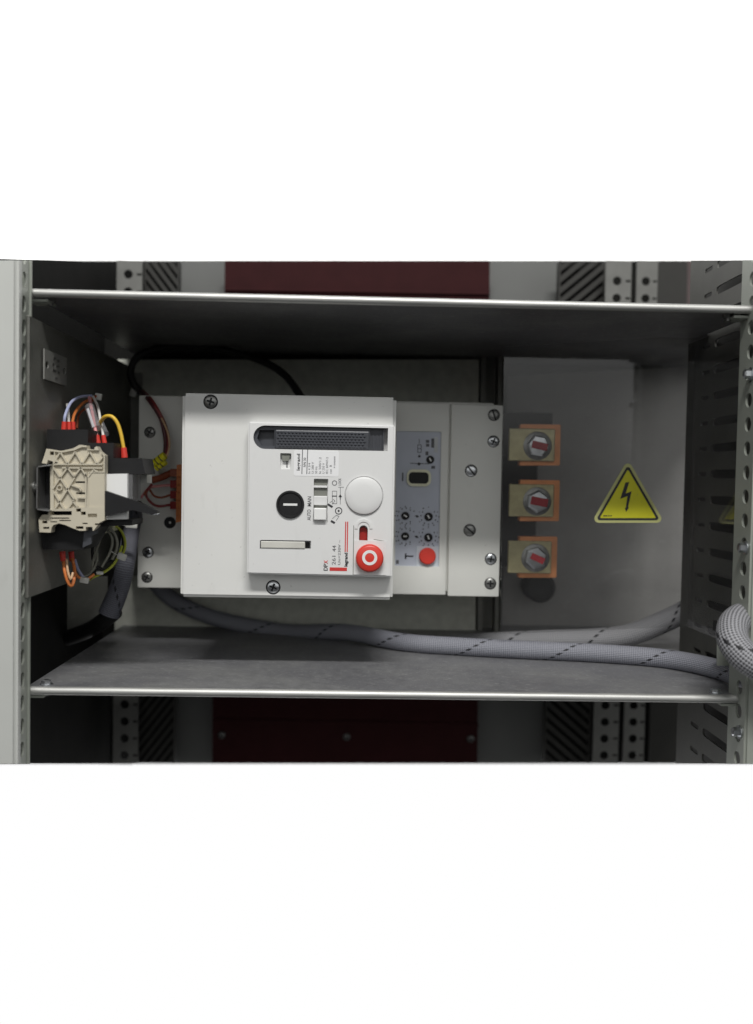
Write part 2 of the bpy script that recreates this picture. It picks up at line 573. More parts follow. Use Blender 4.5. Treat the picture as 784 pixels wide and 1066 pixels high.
def screw(px, py, r, Y, parent, m='screw', kind='cross', name='screw', proud=0.0012, ang=30, well=0.0):
    """screw head with a driver recess shaded by a black inset, standing proud of the surface at Y"""
    k = K(Y); c = P(px, py, Y); R = r / k

    def bar(i, y0, y1, f):
        t = box(new(), (0, 0, 0), (R * (2.4 if kind == 'slot' else 1.3) * f, y1 - y0, R * 0.32 * f))
        t.transform(Matrix.Translation((c.x, Y + (y0 + y1) / 2, c.z)) @ Matrix.Rotation(math.radians(ang + 90 * i), 4, 'Y'))
        return t
    b = lathe(new(), c, [(0, -proud * 1.25), (R * 0.5, -proud * 1.22), (R * 0.84, -proud * 0.9), (R * 0.98, -proud * 0.35), (R, 0.0004), (0, 0.0004)], 28)
    for i in range(1 if kind == 'slot' else 2):
        b = boolean(b, bar(i, -proud * 2, -proud * 0.35, 1.0))
    o = obj(name, b, m, parent, 40)
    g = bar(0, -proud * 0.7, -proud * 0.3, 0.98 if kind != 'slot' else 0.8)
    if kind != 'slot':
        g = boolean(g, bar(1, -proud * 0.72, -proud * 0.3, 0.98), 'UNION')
    obj('recess_shade', g, 'black', o)  # black cross inset paints the shade inside the recess
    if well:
        obj('well_shade', ring_px(new(), px, py, r * (1 + well), r * 0.9, Y - 0.0002, 0.0004, 32), 'black', o)  # black ring paints the shade of a sunken screw hole
    return o


def hexbolt(c, r, axis, parent, m='screw', name='bolt', h=0.004):
    b = new(); c = Vector(c); a = Vector(axis).normalized()
    cyl(b, c, c + a * 0.0012, r * 1.35, n=24)
    cyl(b, c + a * 0.0012, c + a * h, r, n=6)
    cyl(b, c + a * h, c + a * (h + 0.0008), r * 0.85, r * 0.6, n=6)
    return obj(name, b, m, parent, 35)


def plate_cells(bm, O, U, V, cells, th):
    """flat plate from rectangular cells with one opening each.
    cells: (u0,u1,v0,v1, uc,vc,ru,rv, shape) ; no opening when ru is None"""
    O, U, V = Vector(O), Vector(U), Vector(V)
    N = U.cross(V).normalized()
    t = new()

    def at(u, v): return t.verts.new(O + U * u + V * v)
    for (u0, u1, v0, v1, uc, vc, ru, rv, shp) in cells:
        if ru is None:
            t.faces.new([at(u0, v0), at(u1, v0), at(u1, v1), at(u0, v1)]); continue
        corners = [math.atan2(y - vc, x - uc) for x, y in ((u1, v1), (u0, v1), (u0, v0), (u1, v0))]
        angs = sorted({round(a % (2 * PI), 6) for a in corners} | {round(2 * PI * i / 20, 6) for i in range(20)})
        outr, inr = [], []
        for a in angs:
            ca, sa = math.cos(a), math.sin(a)
            tt = min(((u1 - uc) / ca if ca > 1e-9 else (u0 - uc) / ca if ca < -1e-9 else 1e9),
                     ((v1 - vc) / sa if sa > 1e-9 else (v0 - vc) / sa if sa < -1e-9 else 1e9))
            outr.append(at(uc + ca * tt, vc + sa * tt))
            if shp == 'round':
                inr.append(at(uc + ru * ca, vc + rv * sa))
            else:
                e = 0.35
                # rounded rectangle
                x = ru * math.copysign(abs(ca) ** e, ca); y = rv * math.copysign(abs(sa) ** e, sa)
                inr.append(at(uc + x, vc + y))
        n = len(angs)
        for i in range(n):
            j = (i + 1) % n
            t.faces.new((outr[i], outr[j], inr[j], inr[i]))
    bmesh.ops.remove_doubles(t, verts=t.verts, dist=2e-5)
    ex = bmesh.ops.extrude_face_region(t, geom=list(t.faces))
    for g in ex['geom']:
        if isinstance(g, bmesh.types.BMVert): g.co += N * th
    return merge(bm, t)


def lone(name, bm, m, label, cat, group=None, smooth=None):
    return tag(obj(name, bm, m, None, smooth), label, cat, group)


# pixel rows where the photograph's picture starts and stops
TOP, BOT = 271, 795
YF = 0.77                     # front edge of the shelves
ZT = P(400, 312.5, YF).z        # upper shelf
ZB = P(400, 723, YF).z        # lower shelf
XL = P(19.0, 533, 0.742).x + 0.0035         # left wall plate, fixed to the slotted flange
YW = 0.757                    # its front edge

# ------------------------------------------------------------------ setting
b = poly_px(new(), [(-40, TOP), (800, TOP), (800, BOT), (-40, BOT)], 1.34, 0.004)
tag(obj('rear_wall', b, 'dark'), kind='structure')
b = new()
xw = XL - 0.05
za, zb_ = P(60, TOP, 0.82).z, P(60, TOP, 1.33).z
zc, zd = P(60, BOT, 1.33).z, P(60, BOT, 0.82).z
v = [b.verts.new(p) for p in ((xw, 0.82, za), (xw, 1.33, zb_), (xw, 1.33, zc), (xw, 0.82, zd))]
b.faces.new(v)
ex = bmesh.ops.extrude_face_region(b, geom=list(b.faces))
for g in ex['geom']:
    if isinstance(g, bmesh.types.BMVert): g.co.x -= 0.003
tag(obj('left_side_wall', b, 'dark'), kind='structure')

# pale corner post
def clip_view(b):
    """slant the cut ends of a deep piece along the rows where the picture starts and stops"""
    for row, keep in ((TOP, -1), (BOT, 1)):
        a, c = P(0, row, 1.0), P(W0, row, 1.0)
        n = a.cross(c).normalized()
        if n.z < 0: n = -n
        n = n * (1 if keep < 0 else -1)
        g = list(b.verts) + list(b.edges) + list(b.faces)
        r = bmesh.ops.bisect_plane(b, geom=g, plane_co=(0, 0, 0), plane_no=n, clear_outer=True)
        bmesh.ops.holes_fill(b, edges=[e for e in r['geom_cut'] if isinstance(e, bmesh.types.BMEdge)])
    return b


t = thing('corner_post', P(8, BOT, 0.735), 'pale grey painted corner post of the cabinet, widest upright, cropped by the photo edge', 'post')
b = poly_px(new(), [(-60, TOP - 20), (18.6, TOP - 20), (17.2, BOT + 20), (-60, BOT + 20)], 0.735, 0.012)
bmesh.ops.bevel(b, geom=[e for e in b.edges if abs((e.verts[0].co - e.verts[1].co).normalized().z) > 0.9], offset=0.003, segments=3, affect='EDGES')
obj('post_face', clip_view(b), 'post', t, 40)

# slotted upright beside it: its slotted flange faces into the cabinet
t = thing('slotted_upright', P(30, BOT, 0.758), 'narrow slotted grey steel upright running beside the wide pale corner post', 'upright')
b = new()
XF = P(19.0, 533, 0.742).x
zt_, zb2 = P(24, TOP - 25, 0.75).z, P(24, BOT + 25, 0.75).z
cells = []
pitch = 24.3 / K(0.752)
zr = P(23, 660, 0.752).z
z = zr - pitch / 2
while z - pitch > zb2: z -= pitch
while z + pitch <= zt_:
    cells.append((0, 0.0185, z, z + pitch, 0.0080, z + pitch / 2, 0.0048, 0.0068, 'round'))
    z += pitch
plate_cells(b, (XF, 0.745, 0), (0, 1, 0), (0, 0, 1), cells, -0.0018)
obj('slotted_flange', clip_view(b), 'upright', t)
b = box(new(), (XF - 0.010, 0.7655, (zt_ + zb2) / 2), (0.0235, 0.002, (zt_ - zb2) * 1.02))
obj('rear_flange', clip_view(b), 'upright', t)
b = box(new(), (XF - 0.014, 0.762, (zt_ + zb2) / 2), (0.002, 0.024, (zt_ - zb2) * 1.02))
obj('inner_web', clip_view(b), 'post', t)

# right slotted upright: round holes on a flange that faces inwards
t = thing('slotted_upright', P(779, BOT, 0.76), 'grey upright with a column of round holes behind the curled braided sleeve', 'upright')
XR = P(777, 533, 0.765).x
zt_, zb2 = P(772, TOP - 30, 0.77).z, P(772, BOT + 30, 0.77).z
cells = []
pitch = 25.2 / K(0.77)
z = zb2
while z < zt_ - 1e-6:
    z2 = min(z + pitch, zt_)
    if z2 - z > pitch * 0.95:
        cells.append((0, 0.034, z - zb2, z2 - zb2, 0.0125, (z + z2) / 2 - zb2, 0.0062, 0.0062, 'round'))
    else:
        cells.append((0, 0.034, z - zb2, z2 - zb2, 0, 0, None, None, ''))
    z = z2
b = plate_cells(new(), (XR, 0.755, zb2), (0, 1, 0), (0, 0, 1), cells, 0.002)
obj('perforated_flange', clip_view(b), 'upright', t)
b = box(new(), (XR + 0.022, 0.754, (zt_ + zb2) / 2), (0.040, 0.002, zt_ - zb2 - 0.002))
obj('face_flange', clip_view(b), 'upright', t)
b = box(new(), (XR + 0.034, 0.80, (zt_ + zb2) / 2), (0.002, 0.08, zt_ - zb2 - 0.004))
obj('inner_web', clip_view(b), 'dark', t)
for (px, py) in ((773, 389), (774, 570), (773, 762)):
    p = P(px, py, 0.763)
    hexbolt((XR - 0.0002, 0.763, p.z), 0.0042, (-1, 0, 0), t, h=0.006)

# right slotted side panel (horizontal slots), runs past both shelves
XS = 0.353
b = new()
zt_, zb2 = P(755, TOP - 50, 0.86).z, P(755, BOT + 50, 0.86).z
pitch = 29.0 / K(0.84)
zref = P(755, 437, 0.86).z
z = zref - pitch / 2
while z - pitch > zb2: z -= pitch
cells = [(0, 0.175, zb2, z, 0, 0, None, None, '')]
while z + pitch <= zt_:
    zc = z + pitch / 2
    cells.append((0, 0.105, z, z + pitch, 0.072, zc, 0.032, 0.0042, 'rect'))
    cells.append((0.105, 0.145, z, z + pitch, 0.125, zc, 0.010, 0.0022, 'rect'))
    cells.append((0.145, 0.175, z, z + pitch, 0, 0, None, None, ''))
    z += pitch
cells.append((0, 0.175, z, zt_, 0, 0, None, None, ''))
plate_cells(b, (XS, 0.79, 0), (0, 1, 0), (0, 0, 1), cells, 0.0018)
lone('slotted_side_panel', clip_view(b), 'sidepanel', 'dim grey side panel pierced by rows of horizontal slots, mirrored in the clear shield', 'panel')
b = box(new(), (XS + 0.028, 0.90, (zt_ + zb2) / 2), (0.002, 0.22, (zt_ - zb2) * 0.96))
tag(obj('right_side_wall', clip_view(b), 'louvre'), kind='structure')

# -------- things glimpsed behind, above and below the shelves
def strip_px(xa_t, xb_t, xa_b, xb_b, Y, d, y0=TOP, y1=BOT):
    return poly_px(new(), [(xa_t, y0), (xb_t, y0), (xb_b, y1), (xa_b, y1)], Y, d)


def rail(xc_t, w, Y, label):
    p0, p1 = P(xc_t, TOP, Y), P(xc_t - 9.5, BOT, Y)
    k = K(Y); b = new(); ww = w / k
    pitch = 17.8 / k
    cells = []; z = p1.z
    while z < p0.z - 1e-6:
        z2 = min(z + pitch, p0.z)
        if z2 - z > pitch * 0.95:
            cells.append((-ww / 2, ww * 0.24, z, z2, -ww * 0.05, (z + z2) / 2, 0.0056, 0.0056, 'round'))
            cells.append((ww * 0.24, ww / 2, z, z2, ww * 0.38, (z + z2) / 2, ww * 0.10, 0.0014, 'rect'))
        else:
            cells.append((-ww / 2, ww / 2, z, z2, 0, 0, None, None, ''))
        z = z2
    plate_cells(b, ((p0.x + p1.x) / 2, Y, 0), (1, 0, 0), (0, 0, 1), cells, -0.002)
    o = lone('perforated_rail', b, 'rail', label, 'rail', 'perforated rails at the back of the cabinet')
    return o


rail(137.5, 26, 1.17, 'perforated grey rail with round holes standing alone beside the left louvred vents')
rail(642, 27, 1.17, 'perforated rail with round holes, left one of the close pair, bordering the vents')
rail(671.5, 22, 1.19, 'narrower perforated rail, right one of the close pair, farther from the vents')


def louvres(x0, x1, y0, y1, Y, slope, label):
    t = thing('louvred_panel', P((x0 + x1) / 2, y1, Y), label, 'vent', 'louvred vents at the back of the cabinet')
    k = K(Y)
    a = P(x0, y0, Y); c = P(x1, y1, Y)
    xa, xb, zt, zb = a.x, c.x, a.z, c.z
    obj('backing', prism(new(), [(xa, zb), (xb, zb), (xb, zt), (xa, zt)], Y + 0.012, Y + 0.014), 'dark', t)
    b = new(); w = xb - xa; p = 11.5 / k
    n0 = int((zb - zt - w) / p) - 3
    z = zb - w * 1.2
    while z < zt + w * 1.2:
        zz = [(xa, z), (xb, z + slope * w), (xb, z + slope * w + p * 0.6), (xa, z + p * 0.6)]
        # clip to the panel's own rectangle
        poly = zz
        for lim, sgn in ((zb + 0.001, 1), (zt - 0.001, -1)):
            res = []
            for i in range(len(poly)):
                q, r = poly[i], poly[(i + 1) % len(poly)]
                iq, ir = sgn * (q[1] - lim) >= 0, sgn * (r[1] - lim) >= 0
                if iq: res.append(q)
                if iq != ir:
                    f = (lim - q[1]) / (r[1] - q[1]); res.append((q[0] + f * (r[0] - q[0]), lim))
            poly = res
            if len(poly) < 3: break
        if len(poly) >= 3:
            prism(b, poly, Y, Y + 0.004)
        z += p
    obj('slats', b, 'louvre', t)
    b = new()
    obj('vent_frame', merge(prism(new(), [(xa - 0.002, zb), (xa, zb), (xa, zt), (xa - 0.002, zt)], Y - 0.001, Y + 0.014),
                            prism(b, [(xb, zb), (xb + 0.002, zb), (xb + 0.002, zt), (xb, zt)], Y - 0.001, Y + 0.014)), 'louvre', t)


louvres(152, 184, TOP, 380, 1.20, -1.3, 'upper louvred vent whose dark slots fall to the right, beside a single rail')
louvres(584, 626, TOP, 380, 1.20, 0.85, 'upper louvred vent whose dark slots climb to the right, beside the rail pair')
louvres(144, 180, 640, BOT, 1.20, 1.3, 'lower louvred vent whose dark slots climb to the right, beside a single rail')
louvres(572, 612, 640, BOT, 1.20, -0.85, 'lower louvred vent whose dark slots fall to the right, beside the rail pair')
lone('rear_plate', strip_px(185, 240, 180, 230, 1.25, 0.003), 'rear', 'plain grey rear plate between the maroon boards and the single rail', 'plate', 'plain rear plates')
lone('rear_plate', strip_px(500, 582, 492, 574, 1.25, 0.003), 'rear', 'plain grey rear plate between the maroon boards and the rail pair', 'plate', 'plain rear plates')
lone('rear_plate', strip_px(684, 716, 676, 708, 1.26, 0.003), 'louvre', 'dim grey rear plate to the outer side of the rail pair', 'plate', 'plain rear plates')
t = thing('rear_plate', P(80, BOT, 1.2), 'almost black rear plate with two dim bolts low at the corner-post side', 'plate')
obj('plate_sheet', poly_px(new(), [(30, 650), (120, 650), (117, BOT), (27, BOT)], 1.21, 0.003), 'dark', t)
for x_, y_ in ((80.5, 743), (79, 778)):
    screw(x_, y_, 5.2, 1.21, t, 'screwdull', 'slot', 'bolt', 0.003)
lone('rear_board', strip_px(716, 760, 708, 752, 1.27, 0.003), mat('dim_brown', (0.10, 0.07, 0.07), 0.6), 'dim brownish board at the far side of the cabinet beyond the rail pair', 'board')


def board(x0, x1, y0, y1, ylip, label, bolts, by):
    Y = 1.215
    t = thing('insulating_board', P((x0 + x1) / 2, y1, Y), label, 'board', 'maroon insulating boards')
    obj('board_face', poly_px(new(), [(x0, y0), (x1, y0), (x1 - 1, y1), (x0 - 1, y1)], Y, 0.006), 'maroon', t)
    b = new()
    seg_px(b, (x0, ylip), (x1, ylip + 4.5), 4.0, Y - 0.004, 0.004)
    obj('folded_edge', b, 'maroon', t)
    for x in bolts:
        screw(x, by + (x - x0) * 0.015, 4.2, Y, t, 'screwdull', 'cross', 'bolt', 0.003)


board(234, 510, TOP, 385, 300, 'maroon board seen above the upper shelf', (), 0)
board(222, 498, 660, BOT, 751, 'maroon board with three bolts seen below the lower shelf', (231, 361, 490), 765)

# -------- central mounting plate and channels
b = strip_px(122, 499, 119, 495, 1.105, 0.003, 374, 659)
bmesh.ops.bevel(b, geom=list(b.edges), offset=0.0008, segments=1, affect='EDGES')
lone('mounting_plate', b, 'mount', 'grey-green steel mounting plate behind the circuit breaker', 'plate')
t = thing('channel', P(510, 658, 1.10), 'thin grey vertical channel behind the clear shield edge beside the mounting plate', 'channel')
obj('web', strip_px(499, 523, 495, 519, 1.125, 0.002, 360, 662), 'wallplate', t)
obj('lip', merge(strip_px(501, 506, 497, 502, 1.105, 0.02, 368, 660), strip_px(519, 523, 515, 519, 1.09, 0.02, 366, 660)), 'wallplate', t)
b = poly_px(new(), [(528, 391), (745, 380), (740, 664), (522, 660)], 1.15, 0.002)
lone('backing_plate', b, 'zinc_smooth', 'smooth galvanized sheet behind the copper lugs and the clear shield', 'plate')

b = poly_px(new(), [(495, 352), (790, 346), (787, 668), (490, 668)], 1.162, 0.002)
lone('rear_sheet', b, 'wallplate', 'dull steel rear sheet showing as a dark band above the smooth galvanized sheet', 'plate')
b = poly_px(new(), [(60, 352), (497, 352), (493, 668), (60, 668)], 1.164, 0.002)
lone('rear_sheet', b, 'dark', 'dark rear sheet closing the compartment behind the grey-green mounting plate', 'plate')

# -------- shelves
def shelf(z, px0, px1, py, label, up):
    xa, xb = P(px0, py, YF).x, P(px1, py, YF).x
    t = thing('divider_shelf', ((xa + xb) / 2, YF, z), label, 'shelf', 'galvanized shelves dividing the cabinet')
    th = 0.0016
    ol = [(xa, YF + 0.002), (xb, YF + 0.002), (xb + 0.010, 0.80), (xb + 0.010, 0.90), (xb + 0.05, 0.967), (0.50, 1.168), (xa, 1.168)]
    b = new()
    lo_ = [b.verts.new((x, y, z - th / 2)) for x, y in ol]; hi_ = [b.verts.new((x, y, z + th / 2)) for x, y in ol]
    b.faces.new(lo_); b.faces.new(hi_)
    for i in range(len(ol)):
        b.faces.new((lo_[i], lo_[(i + 1) % len(ol)], hi_[(i + 1) % len(ol)], hi_[i]))
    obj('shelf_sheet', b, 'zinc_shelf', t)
    # rolled front edge
    b = new()
    R = 0.0035
    prof = [(R * math.cos(a), R * math.sin(a)) for a in [2 * PI * i / 16 for i in range(16)]]
    n = 40
    rings = []
    for i in range(n + 1):
        x = xa + (xb - xa) * i / n
        rings.append([b.verts.new((x, YF + 0.0015 - pr[0], z + pr[1] - 0.0005)) for pr in prof])
    for a, c in zip(rings, rings[1:]):
        for k in range(16):
            b.faces.new((a[k], a[(k + 1) % 16], c[(k + 1) % 16], c[k]))
    b.faces.new(rings[0]); b.faces.new(rings[-1][::-1])
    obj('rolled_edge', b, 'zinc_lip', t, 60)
    for (bx, s) in (((xa + 0.014), 1), (xb - 0.016, 1)):
        c = Vector((bx, YF + 0.016, z + th / 2))
        bo = hexbolt(c, 0.0042, (0, 0, 1), t)
        st = cyl(new(), c - Vector((0, 0, 0.009)), c, 0.0026, n=12)
        cyl(st, c - Vector((0, 0, 0.006)), c - Vector((0, 0, th + 0.0002)), 0.0046, n=6)
        obj('nut', st, 'screwdull', bo, 35)
    # bent tab that carries the end
    for x in (xa + 0.008, xb - 0.008):
        obj('end_tab', box(new(), (x, YF + 0.014, z - 0.0062), (0.016, 0.022, 0.002)), 'upright', t)
    return t


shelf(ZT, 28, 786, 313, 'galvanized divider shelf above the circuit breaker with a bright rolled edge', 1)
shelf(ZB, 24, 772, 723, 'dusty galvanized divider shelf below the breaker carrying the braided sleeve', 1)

# ------------------------------------------------------------------ left wall plate, id plate, rail, terminals
def wall_quad(b, x, ya, yb, zta, ztb, zba, zbb, th):
    v = [b.verts.new(p) for p in ((x, ya, zta), (x, yb, ztb), (x, yb, zbb), (x, ya, zba))]
    f = b.faces.new(v)
    ex = bmesh.ops.extrude_face_region(b, geom=[f])
    for g in ex['geom']:
        if isinstance(g, bmesh.types.BMVert): g.co.x -= th
    return b


t = thing('side_mounting_plate', (XL, 0.9, P(30, 624, YF).z), 'dull steel plate on the side wall holding the terminal block and a small tag plate', 'plate')
zt_, zb2 = P(28, 329, YW).z, P(28, 622, YW).z
obj('plate_sheet', wall_quad(new(), XL, YW, 1.095, zt_, zt_, zb2, zb2, 0.002), 'wallplate', t)
b = box(new(), (XL - 0.0012, YW - 0.0008, (zt_ + zb2) / 2), (0.0028, 0.002, zt_ - zb2 + 0.001), 0.0006)
obj('front_flange', b, 'wallplate', t)
b = box(new(), (XL + 0.006, 1.097, (zt_ + zb2) / 2 - 0.012), (0.014, 0.002, (zt_ - zb2) * 1.05))
obj('rear_flange', b, 'wallplate', t)
hexbolt((XL, 0.768, P(34, 507, 0.768).z), 0.0035, (1, 0, 0), t, 'screwdull', 'screw', 0.002)


def on_wall(px, py, x):
    """pixel -> point on the wall plane X = x"""
    d = ROT @ Vector(((px - W0 / 2) / F, -(py - H0 / 2) / F, -1.0))
    return d * (x / d.x)


# small nameplate standing off the wall
xn = XL + 0.003
q = [on_wall(*p, xn) for p in ((46.5, 363), (69.5, 374), (69.5, 401), (46.5, 394.5))]
ya, yb = q[0].y, q[1].y
t = thing('tag_plate', (xn, (ya + yb) / 2, q[2].z), 'small blank steel tag plate with two dark holes on the side mounting plate', 'tag plate')
zt_, zb2 = q[0].z, q[3].z
hh = (zt_ - zb2) / 2; zc = (zt_ + zb2) / 2; w_ = yb - ya
cells = [(0, w_ * 0.22, -hh, hh, w_ * 0.11, 0, w_ * 0.07, 0.0032, 'round'),
         (w_ * 0.22, w_ * 0.78, -hh, hh, 0, 0, None, None, ''),
         (w_ * 0.78, w_, -hh, hh, w_ * 0.89, 0, w_ * 0.07, 0.0032, 'round')]
obj('plate', plate_cells(new(), (xn, ya, zc), (0, 1, 0), (0, 0, 1), cells, -0.0012), 'tagsteel', t)
b = new()
for (u, v_, a, c) in ((0.4, 0.62, .10, .10), (0.58, 0.55, .10, .12), (0.35, 0.2, .08, .14), (0.55, 0.15, .12, .10), (0.42, -.2, .2, .1), (0.6, -.25, .1, .12), (0.5, -.68, .12, .1)):
    box(b, (xn + 0.0005, ya + w_ * u, zc + hh * v_), (0.0004, w_ * a, hh * c))
obj('stamped_marks', b, 'screwdull', t)

# DIN rail: a C-section running into the cabinet
YC = 0.770
t = thing('din_rail', P(46, 531, YC), 'steel C-section rail end sticking out beside the beige terminal end plate', 'rail')
b = new()
wl = [P(x, y, YC) for x, y in ((53, 484), (40, 486), (39.5, 530), (52, 531.5))]
ww = 0.0010
for a, c in zip(wl, wl[1:]):
    d = Vector((c.x - a.x, c.z - a.z)); L = d.length; d.normalize(); n = Vector((-d.y, d.x)) * ww / 2
    a2 = Vector((a.x, a.z)) - d * ww / 2; c2 = Vector((c.x, c.z)) + d * ww / 2
    prism(b, [tuple(a2 + n), tuple(c2 + n), tuple(c2 - n), tuple(a2 - n)], YC - 0.003, 0.84)
obj('rail_section', b, 'chrome', t)


def zq(zx, zy):
    return (30 + zx / 6.533, 430 + zy / 6.533)


# terminal block: tiered black body, beige end plate, white marker and lever
t = thing('terminal_block', P(80, 575, 0.80), 'tiered black terminal block with a beige ribbed end plate on the side wall', 'terminal block')
YT = 0.786
out = [(49, 447), (91.5, 447), (91.5, 461), (118, 461), (118, 477), (148, 477), (151, 493), (144, 494), (110, 494),
       (110, 541), (138, 541), (137, 547), (102, 548), (96, 558), (88, 572), (45, 572), (42, 556), (47, 520)]
b = poly_px(new(), out, YT, 0.040)
# module seams: thin gaps between neighbouring terminals
cut = new()
for i in range(1, 4):
    p = P(100, 515, YT)
    box(cut, (p.x, YT + i * 0.0095, P(100, 440, YT).z), (0.2, 0.0007, 0.035))
obj('terminal_body', boolean(b, cut), 'black', t)

YE = 0.7735
out = [(120, 242), (215, 258), (300, 240), (345, 216), (392, 220), (396, 242), (436, 240), (462, 226), (482, 262), (516, 288),
       (516, 728), (482, 744), (440, 800), (345, 800), (290, 780), (250, 762), (205, 750), (165, 762), (154, 780), (150, 813), (72, 810), (66, 724),
       (92, 692), (132, 690), (136, 662), (146, 655), (145, 352), (196, 346), (194, 334), (165, 331), (131, 318), (120, 345), (88, 340)]
b = poly_px(new(), [zq(*p) for p in out], YE, 0.010)
cut = new()
for (x0, y0, x1, y1) in ((132, 260, 160, 284), (395, 222, 437, 246), (135, 668, 282, 696), (135, 712, 265, 720), (300, 464, 386, 476),
                         (306, 540, 386, 552), (312, 650, 345, 672), (345, 672, 378, 694), (80, 734, 115, 752), (86, 776, 128, 790),
                         (310, 772, 362, 790), (378, 776, 424, 806), (195, 728, 275, 736), (135, 738, 182, 745), (355, 748, 390, 757),
                         (440, 752, 470, 764)):
    p, q2 = zq(x0, y0), zq(x1, y1)
    poly_px(cut, [p, (q2[0], p[1]), q2, (p[0], q2[1])], YE - 0.004, 0.02)
for (x0, y0, x1, y1) in ((392, 686, 455, 710), (398, 405, 505, 640)):
    p, q2 = zq(x0, y0), zq(x1, y1)
    poly_px(cut, [p, (q2[0], p[1]), q2, (p[0], q2[1])], YE - 0.004, 0.0046 if x1 > 500 else 0.007)
# pocketed field between the ribs
pocket = [(165, 262), (215, 268), (300, 252), (350, 230), (385, 232), (392, 252), (470, 252), (500, 292), (500, 395), (392, 400), (385, 640), (160, 655), (156, 358), (205, 348), (170, 300)]
b = boolean(b, cut)
b = boolean(b, poly_px(new(), [zq(*p) for p in pocket], YE - 0.004, 0.0062))
rib = new()
for a, c in (((165, 345), (213, 265)), ((213, 265), (262, 345)), ((262, 345), (314, 262)), ((314, 262), (362, 345)), ((362, 345), (414, 262)), ((414, 262), (462, 345)), ((462, 345), (500, 300)),
             ((160, 362), (212, 440)), ((212, 440), (262, 370)), ((262, 370), (308, 432)), ((308, 432), (352, 372)), ((352, 372), (398, 440)), ((398, 440), (440, 385)), ((440, 385), (470, 400)),
             ((212, 440), (160, 520)), ((212, 440), (310, 590)), ((310, 440), (208, 605)), ((158, 520), (240, 655)), ((208, 605), (170, 660)), ((310, 585), (262, 655)), ((290, 490), (345, 510)), ((345, 510), (355, 530)),
             ((300, 600), (330, 640)), ((330, 575), (385, 578)), ((165, 348), (500, 348)), ((225, 372), (500, 374)), ((388, 400), (388, 640))):
    seg_px(rib, zq(*a), zq(*c), 1.5, YE - 0.0002, 0.0026)
ring_px(rib, *zq(208, 508), 3.0, 1.9, YE - 0.0003, 0.003)
e = obj('end_plate', merge(b, rib), 'beige', t)
b = new()
for (x0, y0, x1, y1) in ((480, 215, 0, 0),):
    pass
b = poly_px(new(), [(109.5, 493.5), (132.5, 493), (132.5, 540.5), (109.5, 541)], 0.7795, 0.005)
obj('marker_strip', b, 'whitep', t)
b = poly_px(new(), [(109.5, 511), (133, 519), (150, 525), (165, 533), (158, 536), (138, 531), (109.5, 537.5)], 0.772, 0.006)
obj('lever', b, 'black', t)
b = poly_px(new(), [(133.5, 494), (138, 494), (138, 522), (133.5, 521)], 0.784, 0.03)
obj('clear_lid', b, 'sleeve_clear', t)
b = poly_px(new(), [(88, 546), (101, 543), (101, 555), (95, 558), (95, 566), (86, 570)], 0.781, 0.004)
obj('latch', b, 'charcoal', t)
b = poly_px(new(), [(146, 494), (153, 494), (153, 503), (144, 503)], 0.83, 0.02)
obj('white_jumper', b, 'tie', t)


# ------------------------------------------------------------------ wires
def wire(name, pts, r, m, label, cat='wire', group=None, ferrules=(), n=8):
    """pts: (px,py,Y). ferrules: red end sleeves, each a pair of (px,py,Y)"""
    w = [P(*p) for p in pts]
    t = thing(name, w[-1], label, cat, group)
    obj('insulation', tube(new(), w, r, n), m, t, 60)
    for a, c in ferrules:
        a, c = P(*a), P(*c)
        f = cyl(new(), a, c, r * 1.55, r * 1.75, 14)
        obj('ferrule', f, 'red', t, 40)
    return t


G = 'wires looping over the terminal block'
yw = 0.815
wire('wire', [(95, 412, .87), (84, 413, .85), (74, 419, .83), (68, 432, yw), (67, 441, yw)], 0.0014, 'w_blue',
     'lilac-blue wire arching into the leftmost red ferrule on the terminal block', group=G, ferrules=[((67, 439, yw), (66.5, 448, yw))])
wire('wire', [(70, 421, .84), (71, 428, .83), (71.5, 441, .82)], 0.0013, 'w_white', 'short white wire standing behind the lilac-blue wire', group=G,
     ferrules=[((71.8, 439, .82), (71.8, 448, .82))])
wire('wire', [(97, 414, .88), (86, 420, .86), (78, 430, .84), (75, 441, .83)], 0.0014, 'w_orange',
     'orange wire arching just right of the lilac-blue wire into a red ferrule', group=G, ferrules=[((76, 439, .83), (76, 448, .83))])
wire('wire', [(100, 412, .88), (90, 424, .87), (82, 432, .86), (80, 446, .85)], 0.0012, 'w_brown', 'dark brown wire behind the orange wire over the terminal block', group=G)
wire('wire', [(93, 414, .86), (95, 424, .84), (98, 440, .82), (101, 456, .815)], 0.0016, 'w_pink',
     'pink wire running through the clear tag sleeve into a red ferrule', group=G, ferrules=[((100.5, 453, .815), (102, 462, .815))])
wire('wire', [(97, 413, .87), (102, 424, .85), (105, 440, .83), (108, 456, .82)], 0.0013, 'w_white',
     'white wire just right of the pink wire ending in a red ferrule', group=G, ferrules=[((107.5, 453, .82), (109, 462, .82))])
wire('wire', [(101, 452, .84), (104, 441, .825), (109, 434, .815), (116, 433.5, .812), (122, 440, .812), (126, 452, .812), (129, 468, .812)], 0.0017, 'w_yellow',
     'bright yellow wire bowing over to a single red ferrule on the block', group=G, ferrules=[((128.7, 466, .812), (129.6, 476.5, .812))])


